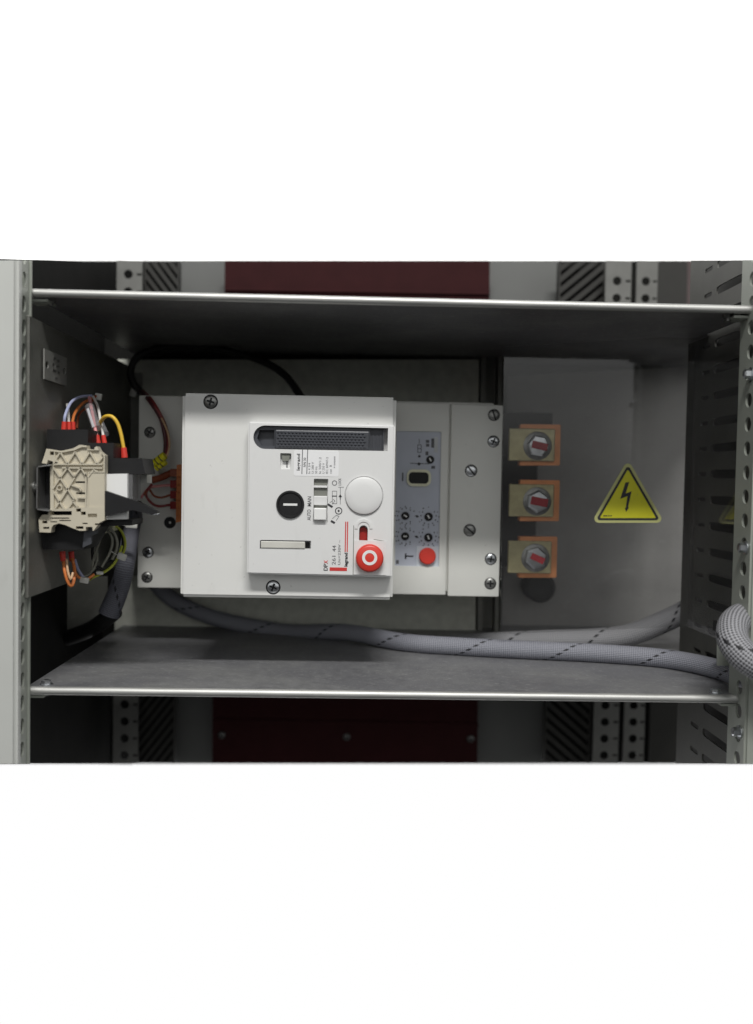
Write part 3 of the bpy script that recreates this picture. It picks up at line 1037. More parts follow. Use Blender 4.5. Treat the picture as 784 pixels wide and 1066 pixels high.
def tagsleeve(pa, pb, r, label, marks=True):
    a, c = P(*pa), P(*pb)
    t = thing('wire_tag', (a + c) / 2, label, 'wire tag', 'clear tags on the wires')
    obj('sleeve', cyl(new(), a, c, r, n=20), 'sleeve_clear', t, 40)
    d = (c - a).normalized()
    side = d.cross(Vector((0, 1, 0))).normalized()
    m_ = (a + c) / 2
    b = new()
    v = [b.verts.new(m_ + side * (r * s1 * 0.5) + d * (c - a).length * 0.42 * s2 + Vector((0, -r * 0.7, 0))) for s1, s2 in ((-1.1, -1), (-0.1, -1), (-0.1, 1), (-1.1, 1))]
    b.faces.new(v)
    ex = bmesh.ops.extrude_face_region(b, geom=list(b.faces))
    for g in ex['geom']:
        if isinstance(g, bmesh.types.BMVert): g.co.y -= 0.0003
    obj('paper_insert', b, 'sticker', t)


tagsleeve((93, 423, .83), (100.5, 446, .818), 0.0042, 'clear cylindrical tag sleeve on the pink wire')
tagsleeve((103, 436, .845), (110, 452, .83), 0.0030, 'smaller clear tag sleeve half hidden behind the yellow wire')

# cable tie bases
def tie(px, py, Y, w, h, ang, label, tail=None):
    t = thing('cable_tie', P(px, py, Y), label, 'cable tie', 'natural nylon cable ties')
    c = P(px, py, Y); k = K(Y)
    b = box(new(), (0, 0, 0), (w / k, 0.004, h / k), 0.0008)
    b.transform(Matrix.Translation(c) @ Matrix.Rotation(math.radians(ang), 4, 'Y'))
    obj('tie_head', b, 'tie', t, 40)
    if tail:
        obj('tie_band', tube(new(), [P(*p) for p in tail], 0.0010, 6, squash=0.5), 'tie', t, 60)


tie(102.5, 413, .885, 7, 7, 10, 'pale cable tie head where the coloured wires meet above the terminal block')
tie(139, 409, 1.06, 7, 8, 20, 'cable tie head where the black cable meets the mounting plate')
tie(88, 604, .82, 9, 6, 10, 'white cable tie head bundling the orange wires under the terminal block')
tie(104, 596.5, .84, 7, 3.5, 5, 'small white cable tie on the green-yellow wire')
tie(127, 579.5, .84, 9, 7, 20, 'cable tie head fixed to the dark blue braided sleeve', [(116, 574, .842), (121, 577, .842), (125, 579, .842)])
tie(137, 547.5, .90, 12, 4.5, 3, 'pale cable tie strap at the top of the dark blue braided sleeve', [(126, 546, .90), (134, 548, .90), (143, 547, .90)])

# lower wires
G2 = 'wires hanging under the terminal block'
wire('wire', [(66, 580, .805), (67, 592, .80), (70, 604, .80), (74, 610, .802), (77, 604, .806), (77.5, 592, .812), (74.5, 580, .82)], 0.0015, 'w_orange',
     'orange wire making a hanging loop under the terminal block', group=G2, ferrules=[((66, 584, .803), (64.8, 574, .803)), ((75, 584, .82), (74, 574, .82))])
wire('wire', [(69.5, 582, .80), (70.5, 594, .797), (73.5, 603, .797), (76, 596, .80)], 0.0011, 'w_peach', 'pale peach wire inside the hanging orange loop', group=G2)
wire('wire', [(76, 584, .815), (78, 595, .815), (82, 601, .818), (90, 603, .825), (98, 598, .83)], 0.0013, 'w_orange', 'orange wire leading from the hanging loop to the white tie', group=G2)
wire('wire', [(78, 582, .83), (81, 592, .83), (86, 600, .828), (90, 604, .826)], 0.0013, 'w_blue', 'blue wire dropping beside the orange loop to the white tie', group=G2)
wire('wire', [(89, 606, .825), (97, 601, .84), (106, 597, .845), (116, 590, .845), (123, 580, .845), (127, 568, .845)], 0.0013, 'w_green',
     'green-yellow wire sweeping up beside the dark blue sleeve', group=G2)
wire('wire', [(112, 548, .83), (119, 555, .835), (122, 564, .84), (121, 573, .842), (117, 582, .845)], 0.0013, 'w_grey', 'olive-grey wire curving down behind the beige end plate', group=G2)
wire('wire', [(107, 550, .84), (104, 562, .845), (98, 580, .85), (96, 592, .85)], 0.0012, 'w_grey', 'thin dark grey wire hanging straight under the beige end plate', group=G2)
wire('wire', [(116, 546, .85), (125, 552, .855), (128.5, 562, .855), (127, 574, .855)], 0.0016, 'blackcable', 'black wire curving next to the olive-grey one', group=G2)
b = poly_px(new(), [(101, 548), (118, 543), (117, 553), (102, 557)], 0.835, 0.02)
lone('cable_clip', b, 'olive', 'olive plastic clip just under the beige end plate', 'clip')

# dark blue braided sleeve on the left
b = tube(new(), [P(*p) for p in ((141, 535, .97), (137, 552, .95), (131, 585, .93), (125, 610, .93), (113, 640, .93))], 0.0102, 24, rfun=lambda f: 0.75 + 0.3 * f)
lone('braided_sleeve', b, 'braid_dark', 'dark blue braided cable sleeve hanging down behind the terminal block', 'cable sleeve', None, 60)
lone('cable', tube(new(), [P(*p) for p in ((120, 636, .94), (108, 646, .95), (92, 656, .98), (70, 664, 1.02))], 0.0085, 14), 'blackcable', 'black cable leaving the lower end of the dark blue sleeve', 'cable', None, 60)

b = poly_px(new(), [(69, 600), (112, 600), (112, 640), (92, 652), (74, 659), (69, 656)], 1.02, 0.002)
lone('bracket', b, 'wallplate', 'dim steel bracket hanging below the side mounting plate beside the dark sleeve', 'bracket')
for pts, r_, m_, lb in (
        ([(103, 546, .835), (112, 552, .835), (117, 562, .838), (114, 576, .842), (106, 590, .845)], .0012, 'w_grey', 'innermost olive-grey wire of the tangle under the beige end plate'),
        ([(109, 545, .84), (121, 548, .845), (128, 556, .848), (130.5, 568, .85), (126, 582, .85)], .0012, 'w_green', 'green-yellow wire on the outer edge of the tangle by the sleeve'),
        ([(99, 560, .846), (96, 574, .85), (99, 588, .852), (110, 594, .852), (119, 588, .852)], .0014, 'blackcable', 'black wire drooping in a low loop under the tangle'),
        ([(105, 556, .85), (101, 570, .852), (101, 584, .852), (95, 596, .845), (86, 601, .835)], .0012, 'w_grey', 'grey wire crossing the tangle towards the white tie'),
        ([(94, 602, .83), (100, 594, .85), (108, 588, .853), (116, 580, .853)], .0013, 'blackcable', 'short black wire lying along the green-yellow one')):
    wire('wire', pts, r_, m_, lb, group=G2)

# black cable over the top and its wires
b = tube(new(), [P(*p) for p in ((146, 408, 1.06), (139, 399, 1.06), (136, 386, 1.06), (144, 371, 1.06), (165, 363, 1.06), (200, 361, 1.06), (240, 366, 1.06), (275, 377, 1.05), (297, 391, 1.04), (315, 415, 1.02))], 0.0043, 14)
lone('cable', b, 'blackcable', 'black cable arching over the top of the white circuit breaker', 'cable', None, 60)
G3 = 'wires from the black cable to the yellow tag'
wire('wire', [(146, 407, 1.055), (151, 412, .985), (157, 419, .958), (167, 435, .953), (172, 455, .950), (172, 470, .950), (169, 479, .950)], 0.0023, 'w_maroon', 'thick dark maroon wire from the black cable to the yellow tag', group=G3)
wire('wire', [(149, 407, 1.05), (154, 412, .98), (161, 421, .955), (171, 440, .952), (175.5, 458, .948), (173, 474, .948), (169, 482, .948)], 0.0017, 'w_red', 'dark red wire outside the thick maroon one', group=G3)
wire('wire', [(160, 422, .98), (168, 435, .952), (174.5, 450, .945), (176.5, 464, .944), (173, 476, .942), (166, 484, .942)], 0.0011, 'w_peach', 'pale pinkish wire on the outer side of the maroon bundle', group=G3)
t = thing('wire_tag', P(165, 480, .935), 'bright yellow wire marker with black marks beside the orange connector', 'wire tag', 'yellow wire markers')
for i, (a, c) in enumerate((((161, 482, .938), (171.5, 474, .936)), ((162, 487, .942), (172, 480, .940)))):
    o = obj('marker_body', cyl(new(), P(*a), P(*c), 0.0040, n=16), 'yellow', t, 40)
    a, c = P(*a), P(*c); d = (c - a)
    b = new()
    for f in (0.24, 0.62):
        p = a + d * f
        cyl(b, p - d.normalized() * 0.0006, p + d.normalized() * 0.0006, 0.00405, n=16)
    obj('printed_marks', b, 'ink', o, 40)

# orange plug-in connector beside the breaker
t = thing('plug_connector', P(186, 543, .955), 'orange plug-in connector strip along the side of the white breaker cover', 'connector')
b = poly_px(new(), [(184, 484), (190.5, 483), (188.5, 543), (183, 544)], 0.945, 0.02)
cut = new()
for i in range(7):
    pbox(cut, 186.5 - i * 0.15, 489 + i * 8, 2.2, 2.2, 0.944, 0.003)
obj('housing', boolean(b, cut), 'orange', t)
for i, y in enumerate((492, 504, 515, 526)):
    b = new(); pbox(b, 180.5, y, 7, 8, 0.955, 0.012, 0.0006)
    obj('plug', b, M['darkred'] if i else M['w_brown'], t)
G4 = 'wires entering the orange connector'
wire('wire', [(178, 492, .96), (168, 497, .955), (158, 500, .95)], 0.0036, 'w_brown', 'thick brown wire at the top of the orange connector', group=G4)
wire('wire', [(178, 505, .96), (165, 506, .955), (155, 508, .95), (147, 518, .94)], 0.0014, 'w_pink', 'second wire down at the orange connector, pinkish', group=G4)
wire('wire', [(178, 515, .96), (168, 518, .955), (160, 516, .95), (155, 509, .945), (150, 515, .94)], 0.0012, 'w_brown', 'thin brown wire looping to the middle of the orange connector', group=G4)
wire('wire', [(178, 525.5, .96), (165, 527, .955), (157, 523, .95), (152, 514, .945), (158, 504, .94)], 0.0014, 'w_red', 'lowest wire at the orange connector, red', group=G4)
b = new(); pbox(b, 170, 491, 11, 4.6, .957, 0.006, 0.001)
lone('wire_sleeve', b, 'tie', 'short white sleeve on the brown wire under the yellow marker', 'wire sleeve')
t = thing('stripped_wire', P(152, 528, .93), 'black wire with bright bare metal end lying below the connector wires', 'wire')
obj('insulation', tube(new(), [P(*p) for p in ((138, 518, .92), (146, 524, .925), (155, 531, .93))], 0.0020, 8), 'blackcable', t, 60)
obj('bare_end', tube(new(), [P(*p) for p in ((147, 528, .925), (153, 533, .928), (160, 535, .93), (166, 535, .932))], 0.0012, 8), 'screw', t, 60)

# ------------------------------------------------------------------ circuit breaker
YB, YM, YP = 0.957, 0.848, 0.833
t = thing('circuit_breaker', P(332, 622, YB), 'white moulded circuit breaker with a raised control panel and red stop button', 'circuit breaker')
kb, km, kp = K(YB), K(YM), K(YP)
# body behind
b = new()
pbox(b, 352, 515.5, 322, 198, YB + 0.004, 0.13, 0.002)
obj('breaker_body', b, 'bodyp', t, 40)
# left terminal cover
b = new(); pbox(b, 167, 512.3, 46, 199, YB + 0.012, 0.08, 0.0012)
o = obj('terminal_cover', b, 'bodyp', t, 40)
for (x, y, m_, kind) in ((156, 450, 'screwdull', 'cross'), (154, 575, 'screw', 'cross'), (153, 601, 'screwdull', 'cross')):
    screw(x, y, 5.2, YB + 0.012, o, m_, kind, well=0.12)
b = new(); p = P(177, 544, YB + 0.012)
obj('well_shade', lathe(b, p, [(0.0025, -0.0006), (0.0062, -0.0008), (0.0062, 0.0006), (0, 0.0006), (0.0025, -0.0006)], 24), 'black', o)  # black disc paints the dark of a recessed hole
# middle body face with the blue-grey setting panel
b = new(); pbox(b, 436.3, 519.5, 60, 200, YB, 0.06, 0.0012)
b = boolean(b, poly_px(new(), [(412.5, 448), (460.5, 449), (458, 591), (411, 590)], YB - 0.01, 0.0125))
obj('front_face', b, 'bodyp', t, 40)
# right terminal cover
b = new(); pbox(b, 494.9, 521.5, 54, 200.5, YB - 0.001, 0.09, 0.0012)
o = obj('terminal_cover', b, 'bodyp', t, 40)
for (x, y, m_, kind, r, a) in ((514.3, 432, 'screwdull', 'slot', 5.6, 70), (513.8, 459.5, 'screw', 'cross', 5.6, 20), (490.5, 490, 'screw', 'slot', 5.8, 50),
                          (489, 552, 'screwdull', 'slot', 5.8, 40), (511, 582, 'screw', 'cross', 5.6, 10), (510.5, 607.5, 'screwdull', 'cross', 5.6, 0)):
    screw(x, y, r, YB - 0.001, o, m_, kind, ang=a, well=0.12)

# setting panel
Yq = YB + 0.0022
b = poly_px(new(), [(412.8, 448.4), (460.1, 449.4), (457.7, 590.6), (411.3, 589.6)], Yq, 0.004)
sp = obj('setting_panel', b, 'blue', t)
Yi = Yq - 0.0002
b = new()
rr_px(b, 436.2, 497.5, 25, 17.5, 6, Yq - 0.0022, 0.0022)
b = boolean(b, rr_px(new(), 436.2, 497.5, 21, 12, 4, Yq - 0.006, 0.02))
obj('socket_bezel', b, 'olive', sp, 40)
b = new(); rr_px(b, 436.2, 497.5, 21, 12, 4, Yq - 0.0004, 0.0008)
o = obj('socket', b, 'black', sp)
dk = new()
for (x, y, r, a) in ((448, 478.5, 4.0, 60), (422, 537, 4.1, 30), (446.2, 538, 4.3, 60), (421.8, 558.3, 4.1, 0), (446, 559.5, 4.3, 70)):
    p = P(x, y, Yq); k = kb
    bb = lathe(new(), p, [(0, -0.0006), (r * .62 / k, -0.0006), (r * .66 / k, -0.0018), (r / k, -0.0014), (r * 1.05 / k, 0.0002), (0, 0.0002)], 24)
    dl = obj('dial', bb, 'black', sp, 40)
    bb = box(new(), (0, 0, 0), (r * 0.95 / k, 0.0006, r * 0.36 / k))
    bb.transform(Matrix.Translation((p.x, p.y - 0.0009, p.z)) @ Matrix.Rotation(math.radians(a), 4, 'Y'))
    obj('pointer', bb, 'whitep', dl)
pk = new()
for (x, y) in ((422, 537), (446.2, 538), (421.8, 558.3), (446, 559.5)):
    for i in range(9):
        a = math.radians(-40 + 260 * i / 8 + (180 if x > 440 else 90))
        xx, yy = x + 8.0 * math.cos(a), y - 8.0 * math.sin(a)
        pbox(pk, xx, yy, 1.0, 1.6, Yi, 0.0002)
for (x, y, s_) in ((422, 537, 1), (446.2, 538, 1.05), (421.8, 558.3, 1), (446, 559.5, 1.05)):
    for i in range(11):
        a = math.radians(-60 + 300 * i / 10 + (150 if x > 440 else 60))
        pbox(pk, x + 10.4 * s_ * math.cos(a), y - 9.6 * s_ * math.sin(a), 0.8 + 0.5 * (i % 2), 1.1, Yi, 0.0002)
for (x, y) in ((434.2, 537.5), (433.8, 558.8)):
    disc_px(pk, x, y, 1.3, Yi, 0.0002)
disc_px(pk, 436.6, 475, 1.4, Yi, 0.0002); disc_px(pk, 436.2, 483, 1.6, Yi, 0.0002)
seg_px(pk, (427, 482.3), (447, 482.8), 0.7, Yi, 0.0002)
seg_px(pk, (436.5, 457), (436.5, 462), 0.6, Yi, 0.0002)
for a, c in (((435, 463), (435, 471)), ((438.5, 463), (438.5, 471)), ((435, 463), (438.5, 463)), ((435, 471), (438.5, 471)), ((435, 467), (438.5, 467))):
    seg_px(pk, a, c, 0.6, Yi, 0.0002)
text(pk, 'T', 421.5, 430.5, 582, 576, Yi, bold=0.02)
obj('printed_marks', pk, 'ink', sp)
gk = new()
for (x0, x1, y0, y1) in ((443.5, 447, 462, 465), (443.5, 447, 458, 461), (449, 452.6, 456.5, 466), (452, 454, 468.5, 470.5), (418.5, 420, 492, 501), (449, 453, 485, 488), (443, 446, 470, 474)):
    pbox(gk, (x0 + x1) / 2, (y0 + y1) / 2, x1 - x0, y1 - y0, Yi, 0.0002)
pbox(gk, 413.8, 585, 3, 4, Yi, 0.0002)
obj('faint_marks', gk, 'greyink', sp)
b = new()
pbox(b, 445, 580, 23.5, 23, Yq - 0.0008, 0.0008, 0.0003)
o = obj('button_surround', b, mat('pale_blue_plastic', (0.58, 0.63, 0.69), 0.35), sp)
p = P(444.8, 578.8, Yq)
b = lathe(new(), p, [(0, -0.0060), (7.6 / kb, -0.0058), (8.6 / kb, -0.0048), (9.0 / kb, 0), (0, 0)], 40)
obj('trip_button', b, 'red', sp, 40)
b = new(); pbox(b, 454, 463, 4, 16, Yi - 0.0006, 0.0006, 0.0002)
obj('clear_catch', b, mat('pale_grey_film', (0.55, 0.57, 0.58), 0.3), sp)

# motor operator cover
b = new()
c = P(300, 517.6, YM)
Wc, Hc = 221.3 / km, 211.5 / km
box(b, (c.x, YM + 0.052, c.z), (Wc, 0.104, Hc))
bmesh.ops.bevel(b, geom=list(b.edges), offset=0.0028, segments=4, affect='EDGES')
# moulded recess at the lower edge of the face, under the panel
mc = obj('operator_cover', b, 'cover', t, 40)
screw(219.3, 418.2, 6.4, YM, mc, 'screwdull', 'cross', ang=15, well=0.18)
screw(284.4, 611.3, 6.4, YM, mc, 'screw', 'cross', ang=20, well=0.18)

# raised control panel, with the openings cut into it
def pan(px, py): return P(px, py, YP)


b = new()
pb = [(258.5, 438.5), (411.5, 442.3), (408.0, 601.0), (256.8, 597.5)]
poly_px(b, pb, YP, 0.0162)
bmesh.ops.bevel(b, geom=[e for e in b.edges], offset=0.0014, segments=3, affect='EDGES')
# handle recess: round at one end, square at the other
cut = new()
hp = []
for i in range(13):
    a = math.radians(90 + 180 * i / 12)
    hp.append((275.5 + 12.3 * math.cos(a), 454.9 - 12.3 * math.sin(a)))
hp += [(403.5, 469.4), (404.3, 445.4)]
poly_px(cut, hp, YP - 0.004, 0.0165)
b = boolean(b, cut)
cut = new()
rr_px(cut, 297.2, 480, 11.5, 16.5, 0.8, YP - 0.003, 0.0075)
rr_px(cut, 333.8, 521.5, 15, 46, 0.8, YP - 0.003, 0.0065)
pbox(cut, 297.5, 567, 52, 8.6, YP - 0.003, 0.009)
rr_px(cut, 378.4, 557.5, 9, 21, 4.4, YP - 0.003, 0.012)
b = boolean(b, cut)
cut = new()
ring_px(cut, 379, 516, 20.3, 19.7, YP - 0.002, 0.0035, 64)
b = boolean(b, cut)
cp = obj('control_panel', b, 'panel', t, 40)

# handle in its recess
kh = YP
b = poly_px(new(), [(264.8 + 0.6, 455.5)] and [(275.5 + 11.6 * math.cos(math.radians(90 + 15 * i)), 455.6 - 11.6 * math.sin(math.radians(90 + 15 * i))) for i in range(13)] + [(399.5, 469.6), (400.0, 447.0)], YP + 0.0035, 0.0085)
b = boolean(b, poly_px(new(), [(270, 447.6), (285.5, 447.6), (285.5, 464), (272, 464), (267.5, 456)], YP + 0.001, 0.009))
b = boolean(b, poly_px(new(), [(385.5, 444), (399, 444), (399, 470), (385.5, 470)], YP + 0.0018, 0.004))
h = obj('handle', b, 'charcoal', cp)
b = new()
gx0, gx1, gy0, gy1 = 286.5, 384.5, 448.2, 467.0
pbox(b, (gx0 + gx1) / 2, 457.9, gx1 - gx0, 19.5, YP + 0.0016, 0.004, 0.0012)
# diamond knurling
nx, ny = 24, 6
for i in range(nx):
    for j in range(ny):
        x = gx0 + 3 + (gx1 - gx0 - 6) * (i + (0.5 if j % 2 else 0)) / nx
        y = gy0 + 2.8 + (gy1 - gy0 - 4.5) * j / (ny - 1) + (x - 335) * 0.0185
        p = P(x, y, YP + 0.0016)
        r = 1.75 / kp
        q = [b.verts.new((p.x + dx * r * 1.15, p.y, p.z + dz * r)) for dx, dz in ((-1, 0), (0, -1), (1, 0), (0, 1))]
        ap = b.verts.new((p.x, p.y - 0.0011, p.z))
        for m_ in range(4):
            b.faces.new((q[m_], q[(m_ + 1) % 4], ap))
obj('knurled_grip', b, 'charcoal', h)
b = new()
for x in (388.5, 392.5, 396.5):
    pbox(b, x, 460.5, 1.2, 15, YP + 0.0040, 0.003)
obj('grip_end', b, 'charcoal', h)

# window with a slider
b = poly_px(new(), [(292.8, 473), (302, 473), (300.5, 480), (294.5, 480)], YP + 0.0018, 0.003)
obj('indicator_slider', b, 'window', cp)
b = new(); seg_px(b, (298.6, 473.5), (298.8, 487), 0.9, YP + 0.0042, 0.0003)
seg_px(b, (294, 473.2), (301, 473.2), 1.0, YP + 0.0042, 0.0003)
obj('indicator_mark', b, 'ink', cp)

# rating label
Yl = YP - 0.0002
b = new(); rr_px(b, 329.4, 482.4, 46.5, 26.6, 2, Yl, 0.0002)
lab = obj('rating_label', b, 'sticker', cp)
Yt = Yl - 0.00012
b = new()
text(b, 'legrand', 308.9, 313.4, 489.6, 472.4, Yt, 0.0001, bold=0.02)
text(b, 'IVN 30', 316, 318.6, 486, 476.5, Yt, 0.0001, bold=0.01)
obj('lettering', b, 'ink', lab)
b = new()
seg_px(b, (314.3, 493.5), (315, 468), 0.8, Yt, 0.0001)
seg_px(b, (319.4, 493.5), (320.4, 468), 0.8, Yt, 0.0001)
for (s, x, y0) in (('In 4 3/4', 322.0, 482), ('Ui 380 V', 325.6, 481), ('50 Hz', 329.2, 485.5), ('Ie 500/1.2', 333.2, 476), ('U 250 V', 336.8, 482), ('IEC 60947-2', 340.5, 476), ('cat  B', 344.3, 484)):
    text(b, s, x - 1.15, x + 1.15, 493, y0, Yt, 0.0001)
text(b, 'P 000000', 347.6, 349.2, 487, 475, Yt, 0.0001)
obj('fine_print', b, 'greyink', lab)

# black rotary slot
p = P(302.2, 525.2, YP); R = 14.6 / kp
b = lathe(new(), p, [(0, -0.0010), (R * .80, -0.0010), (R * .86, -0.0020), (R * .95, -0.0020), (R, -0.0008), (R, 0.0004), (0, 0.0004)], 48)
kn = obj('rotary_knob', b, 'black', cp, 40)
b = new(); seg_px(b, (295, 525.2), (309.5, 525.4), 2.3, YP - 0.0013, 0.0004)
obj('slot_mark', b, 'whitep', kn)

# auto / manual slide switch
b = new(); Ys = YP + 0.0030
for (x, y, w, h_) in ((333.7, 502.2, 14, 5.6), (333.7, 512, 14, 8.2), (333.5, 527.4, 14, 2.6)):
    pbox(b, x, y, w, h_, Ys, 0.001)
obj('switch_window', b, 'window', cp)
b = new(); pbox(b, 333.6, 521.2, 14.2, 9.6, YP + 0.0006, 0.003, 0.0006)
pbox(b, 333.6, 506.8, 14.2, 2.0, YP + 0.0008, 0.003, 0.0003)
obj('switch_slide', b, 'panel', cp)
b = new(); pbox(b, 333.2, 535.2, 13, 12.4, YP - 0.0040, 0.0075, 0.0008)
obj('switch_rocker', b, 'whitep', cp)

# large white push disc
p = P(379, 516, YP); R = 19.4 / kp
b = lathe(new(), p, [(0, -0.0034), (R * .55, -0.0032), (R * .9, -0.0026), (R * .98, -0.0020), (R, -0.0008), (R, 0.0012), (0, 0.0012)], 64)
obj('push_disc', b, 'panel', cp, 50)

# keyhole shaped recess with a red flag
b = new()
b = ring_px(b, 378.6, 549.5, 9.2, 6.3, YP - 0.0007, 0.001, 40)
b = boolean(b, poly_px(new(), [(360, 551), (398, 551), (398, 572), (360, 572)], YP - 0.01, 0.02))
obj('arched_rim', b, 'panel', cp, 40)
b = new(); rr_px(b, 378.4, 558.2, 8.2, 19, 4.0, YP + 0.0050, 0.002)
obj('red_flag', b, mat('deep_red_flag', (0.36, 0.018, 0.014), 0.4), cp)
# stop button with ring emblem, on its own raised pad
b = poly_px(new(), [(368.6, 562.3), (402.5, 563.2), (401.6, 598.8), (368.0, 598.0)], YP - 0.0006, 0.0006)
pad = obj('button_pad', b, 'panel', cp)
b = new()
seg_px(b, (368.3, 547), (367.6, 598.3), 0.7, YP - 0.0001, 0.0002)
seg_px(b, (389, 561.5), (402, 563.6), 0.6, YP - 0.0001, 0.0002)
obj('panel_seam', b, 'window', cp)
p = P(384.8, 580.6, YP); R = 14.4 / kp
b = lathe(new(), p, [(0, -0.0082), (R * .84, -0.0080), (R * .95, -0.0072), (R, -0.0055), (R, -0.0004), (0, -0.0004)], 56)
sb = obj('stop_button', b, 'red', pad, 40)
b = ring_px(new(), 384.9, 580.6, 7.9, 4.9, YP - 0.0084, 0.0004, 40)
obj('ring_mark', b, 'whitep', sb)

# key slot lever
b = new(); pbox(b, 294.5, 567.2, 46, 7.2, YP - 0.0010, 0.006, 0.0006)
lv = obj('slot_key', b, mat('aged_key_plastic', (0.62, 0.61, 0.56), 0.4), cp)
b = new(); pbox(b, 320.3, 567.4, 4.6, 6.6, YP + 0.0052, 0.0006)
obj('slot_shade', b, 'black', cp)  # black plate on the slot bottom stands in for its shade
b = new()
seg_px(b, (270.8, 563.0), (322.5, 563.9), 1.0, YP - 0.0003, 0.0004)
seg_px(b, (271.2, 563), (271.0, 570.8), 0.9, YP - 0.0003, 0.0004)
obj('slot_rim', b, 'ink', cp)

# printing on the panel
Yi = YP - 0.0002
ink, red, gk = new(), new(), new()
text(gk, 'MAN', 320.2, 324.0, 527.0, 516.8, Yi, bold=0.005)
text(gk, 'AUTO', 319.8, 323.6, 541.6, 530.4, Yi, bold=0.005)
ring_px(gk, 348.3, 502.8, 2.7, 2.0, Yi, 0.0002)
text(gk, 'LOCK', 352.4, 355.2, 505.2, 497.8, Yi)
seg_px(gk, (352.2, 507.2), (358, 507.2), 0.4, Yi, 0.0002)
seg_px(gk, (354.3, 507.2), (354.3, 525), 0.5, Yi, 0.0002)
for a, c in (((346, 511.2), (350.6, 511.2)), ((346, 511.2), (346, 524.3)), ((350.6, 511.2), (350.6, 524.3)), ((346, 524.3), (350.6, 524.3))):
    seg_px(gk, a, c, 0.45, Yi, 0.0002)
seg_px(ink, (345.7, 516.4), (350.8, 516.4), 1.0, Yi, 0.0002)
seg_px(gk, (347, 519.5), (349, 522), 0.5, Yi, 0.0002)
poly_px(ink, [(352.4, 517.4), (354.3, 514.4), (356.2, 517.4)], Yi, 0.0002)
seg_px(ink, (354.3, 517), (354.3, 520), 0.9, Yi, 0.0002)
seg_px(ink, (341.2, 524.8), (346.2, 527.9), 2.2, Yi, 0.0002)
seg_px(gk, (343.3, 523.3), (346.3, 521.2), 0.4, Yi, 0.0002); seg_px(gk, (346, 525), (348.5, 521.5), 0.4, Yi, 0.0002)
ring_px(ink, 352.6, 531.8, 3.8, 2.9, Yi, 0.0002); disc_px(ink, 352.6, 531.8, 1.1, Yi, 0.0002)
seg_px(ink, (344.6, 542.2), (348.6, 544.6), 2.2, Yi, 0.0002)
seg_px(gk, (346, 540), (350, 536.5), 0.4, Yi, 0.0002); seg_px(gk, (350, 542), (353, 537.5), 0.4, Yi, 0.0002); seg_px(gk, (350, 536.5), (353, 537.5), 0.6, Yi, 0.0002)
text(ink, 'DP', 336.9, 341.2, 594.0, 587.2, Yi, bold=0.02)
text(red, 'X', 337.2, 341.3, 587.0, 583.2, Yi, bold=0.02)
text(gk, '261', 345.6, 349.5, 588.0, 578.6, Yi)
text(gk, '44', 346.0, 349.9, 574.2, 567.8, Yi)
text(gk, 'Un=230V ~', 352.0, 354.6, 588.0, 562.0, Yi)
text(ink, 'legrand', 358.4, 363.0, 589.8, 575.4, Yi, bold=0.035)
seg_px(red, (360.0, 543), (359.4, 574.6), 1.1, Yi, 0.0002)
seg_px(red, (362.0, 543), (361.5, 574.6), 1.1, Yi, 0.0002)
seg_px(red, (343.2, 592.4), (361.2, 592.7), 3.6, Yi, 0.0002)
obj('black_lettering', ink, 'ink', cp)
obj('grey_lettering', gk, 'greyink', cp)
obj('red_lettering', red, 'redink', cp)

# ------------------------------------------------------------------ copper lugs
def lug(cy, x0, x1, label, ang, turn=0.0):
    Y = 0.965
    t = thing('busbar_lug', P((x0 + x1) / 2, cy + 22, Y), label, 'busbar', 'copper lugs at the breaker outgoing side')
    b = poly_px(new(), [(x0 + 4, cy - 22), (x1, cy - 21.5), (x1 - 1, cy + 21), (x0 + 3, cy + 21)], Y + 0.010, 0.012)
    bmesh.ops.bevel(b, geom=list(b.edges), offset=0.0006, segments=2, affect='EDGES')
    obj('copper_bar', b, 'copper', t)
    b = new(); pbox(b, (x0 + x1) / 2 - 7, cy - 0.5, x1 - x0 + 2, 34, Y + 0.004, 0.006, 0.001)
    obj('square_washer', b, 'yzinc', t)
    c = P((x0 + x1) / 2 - 0.5, cy + 0.5, Y); k = K(Y); R = 12.5 / k
    b = lathe(new(), (c.x, Y + 0.004, c.z), [(0, -0.001), (R * 1.12, -0.001), (R * 1.2, -0.0004), (R * 1.2, 0.0005), (0, 0.0005)], 32)
    obj('round_washer', b, 'screwdull', t, 40)
    b = lathe(new(), (c.x, Y + 0.003, c.z), [(0, -0.0060), (R * .80, -0.0057), (R * .94, -0.0046), (R * .96, 0), (0, 0)], 6)
    b.transform(Matrix.Translation(c) @ Matrix.Rotation(turn, 4, 'Y') @ Matrix.Translation(-c))
    bo = obj('bolt', b, 'screw', t)
    b = box(new(), (0, 0, 0), ((16 + 3 * turn) / k, 0.0006, (7.4 + 2 * turn) / k), 0.0002)
    bmesh.ops.bevel(b, geom=[e for e in b.edges], offset=0.0002, segments=1, affect='EDGES')
    b.transform(Matrix.Translation((c.x + 0.001, Y - 0.0033, c.z - 0.0002)) @ Matrix.Rotation(math.radians(ang), 4, 'Y'))
    obj('paint_mark', b, mat('red_paint_mark', (0.42, 0.02, 0.03), 0.5), bo)


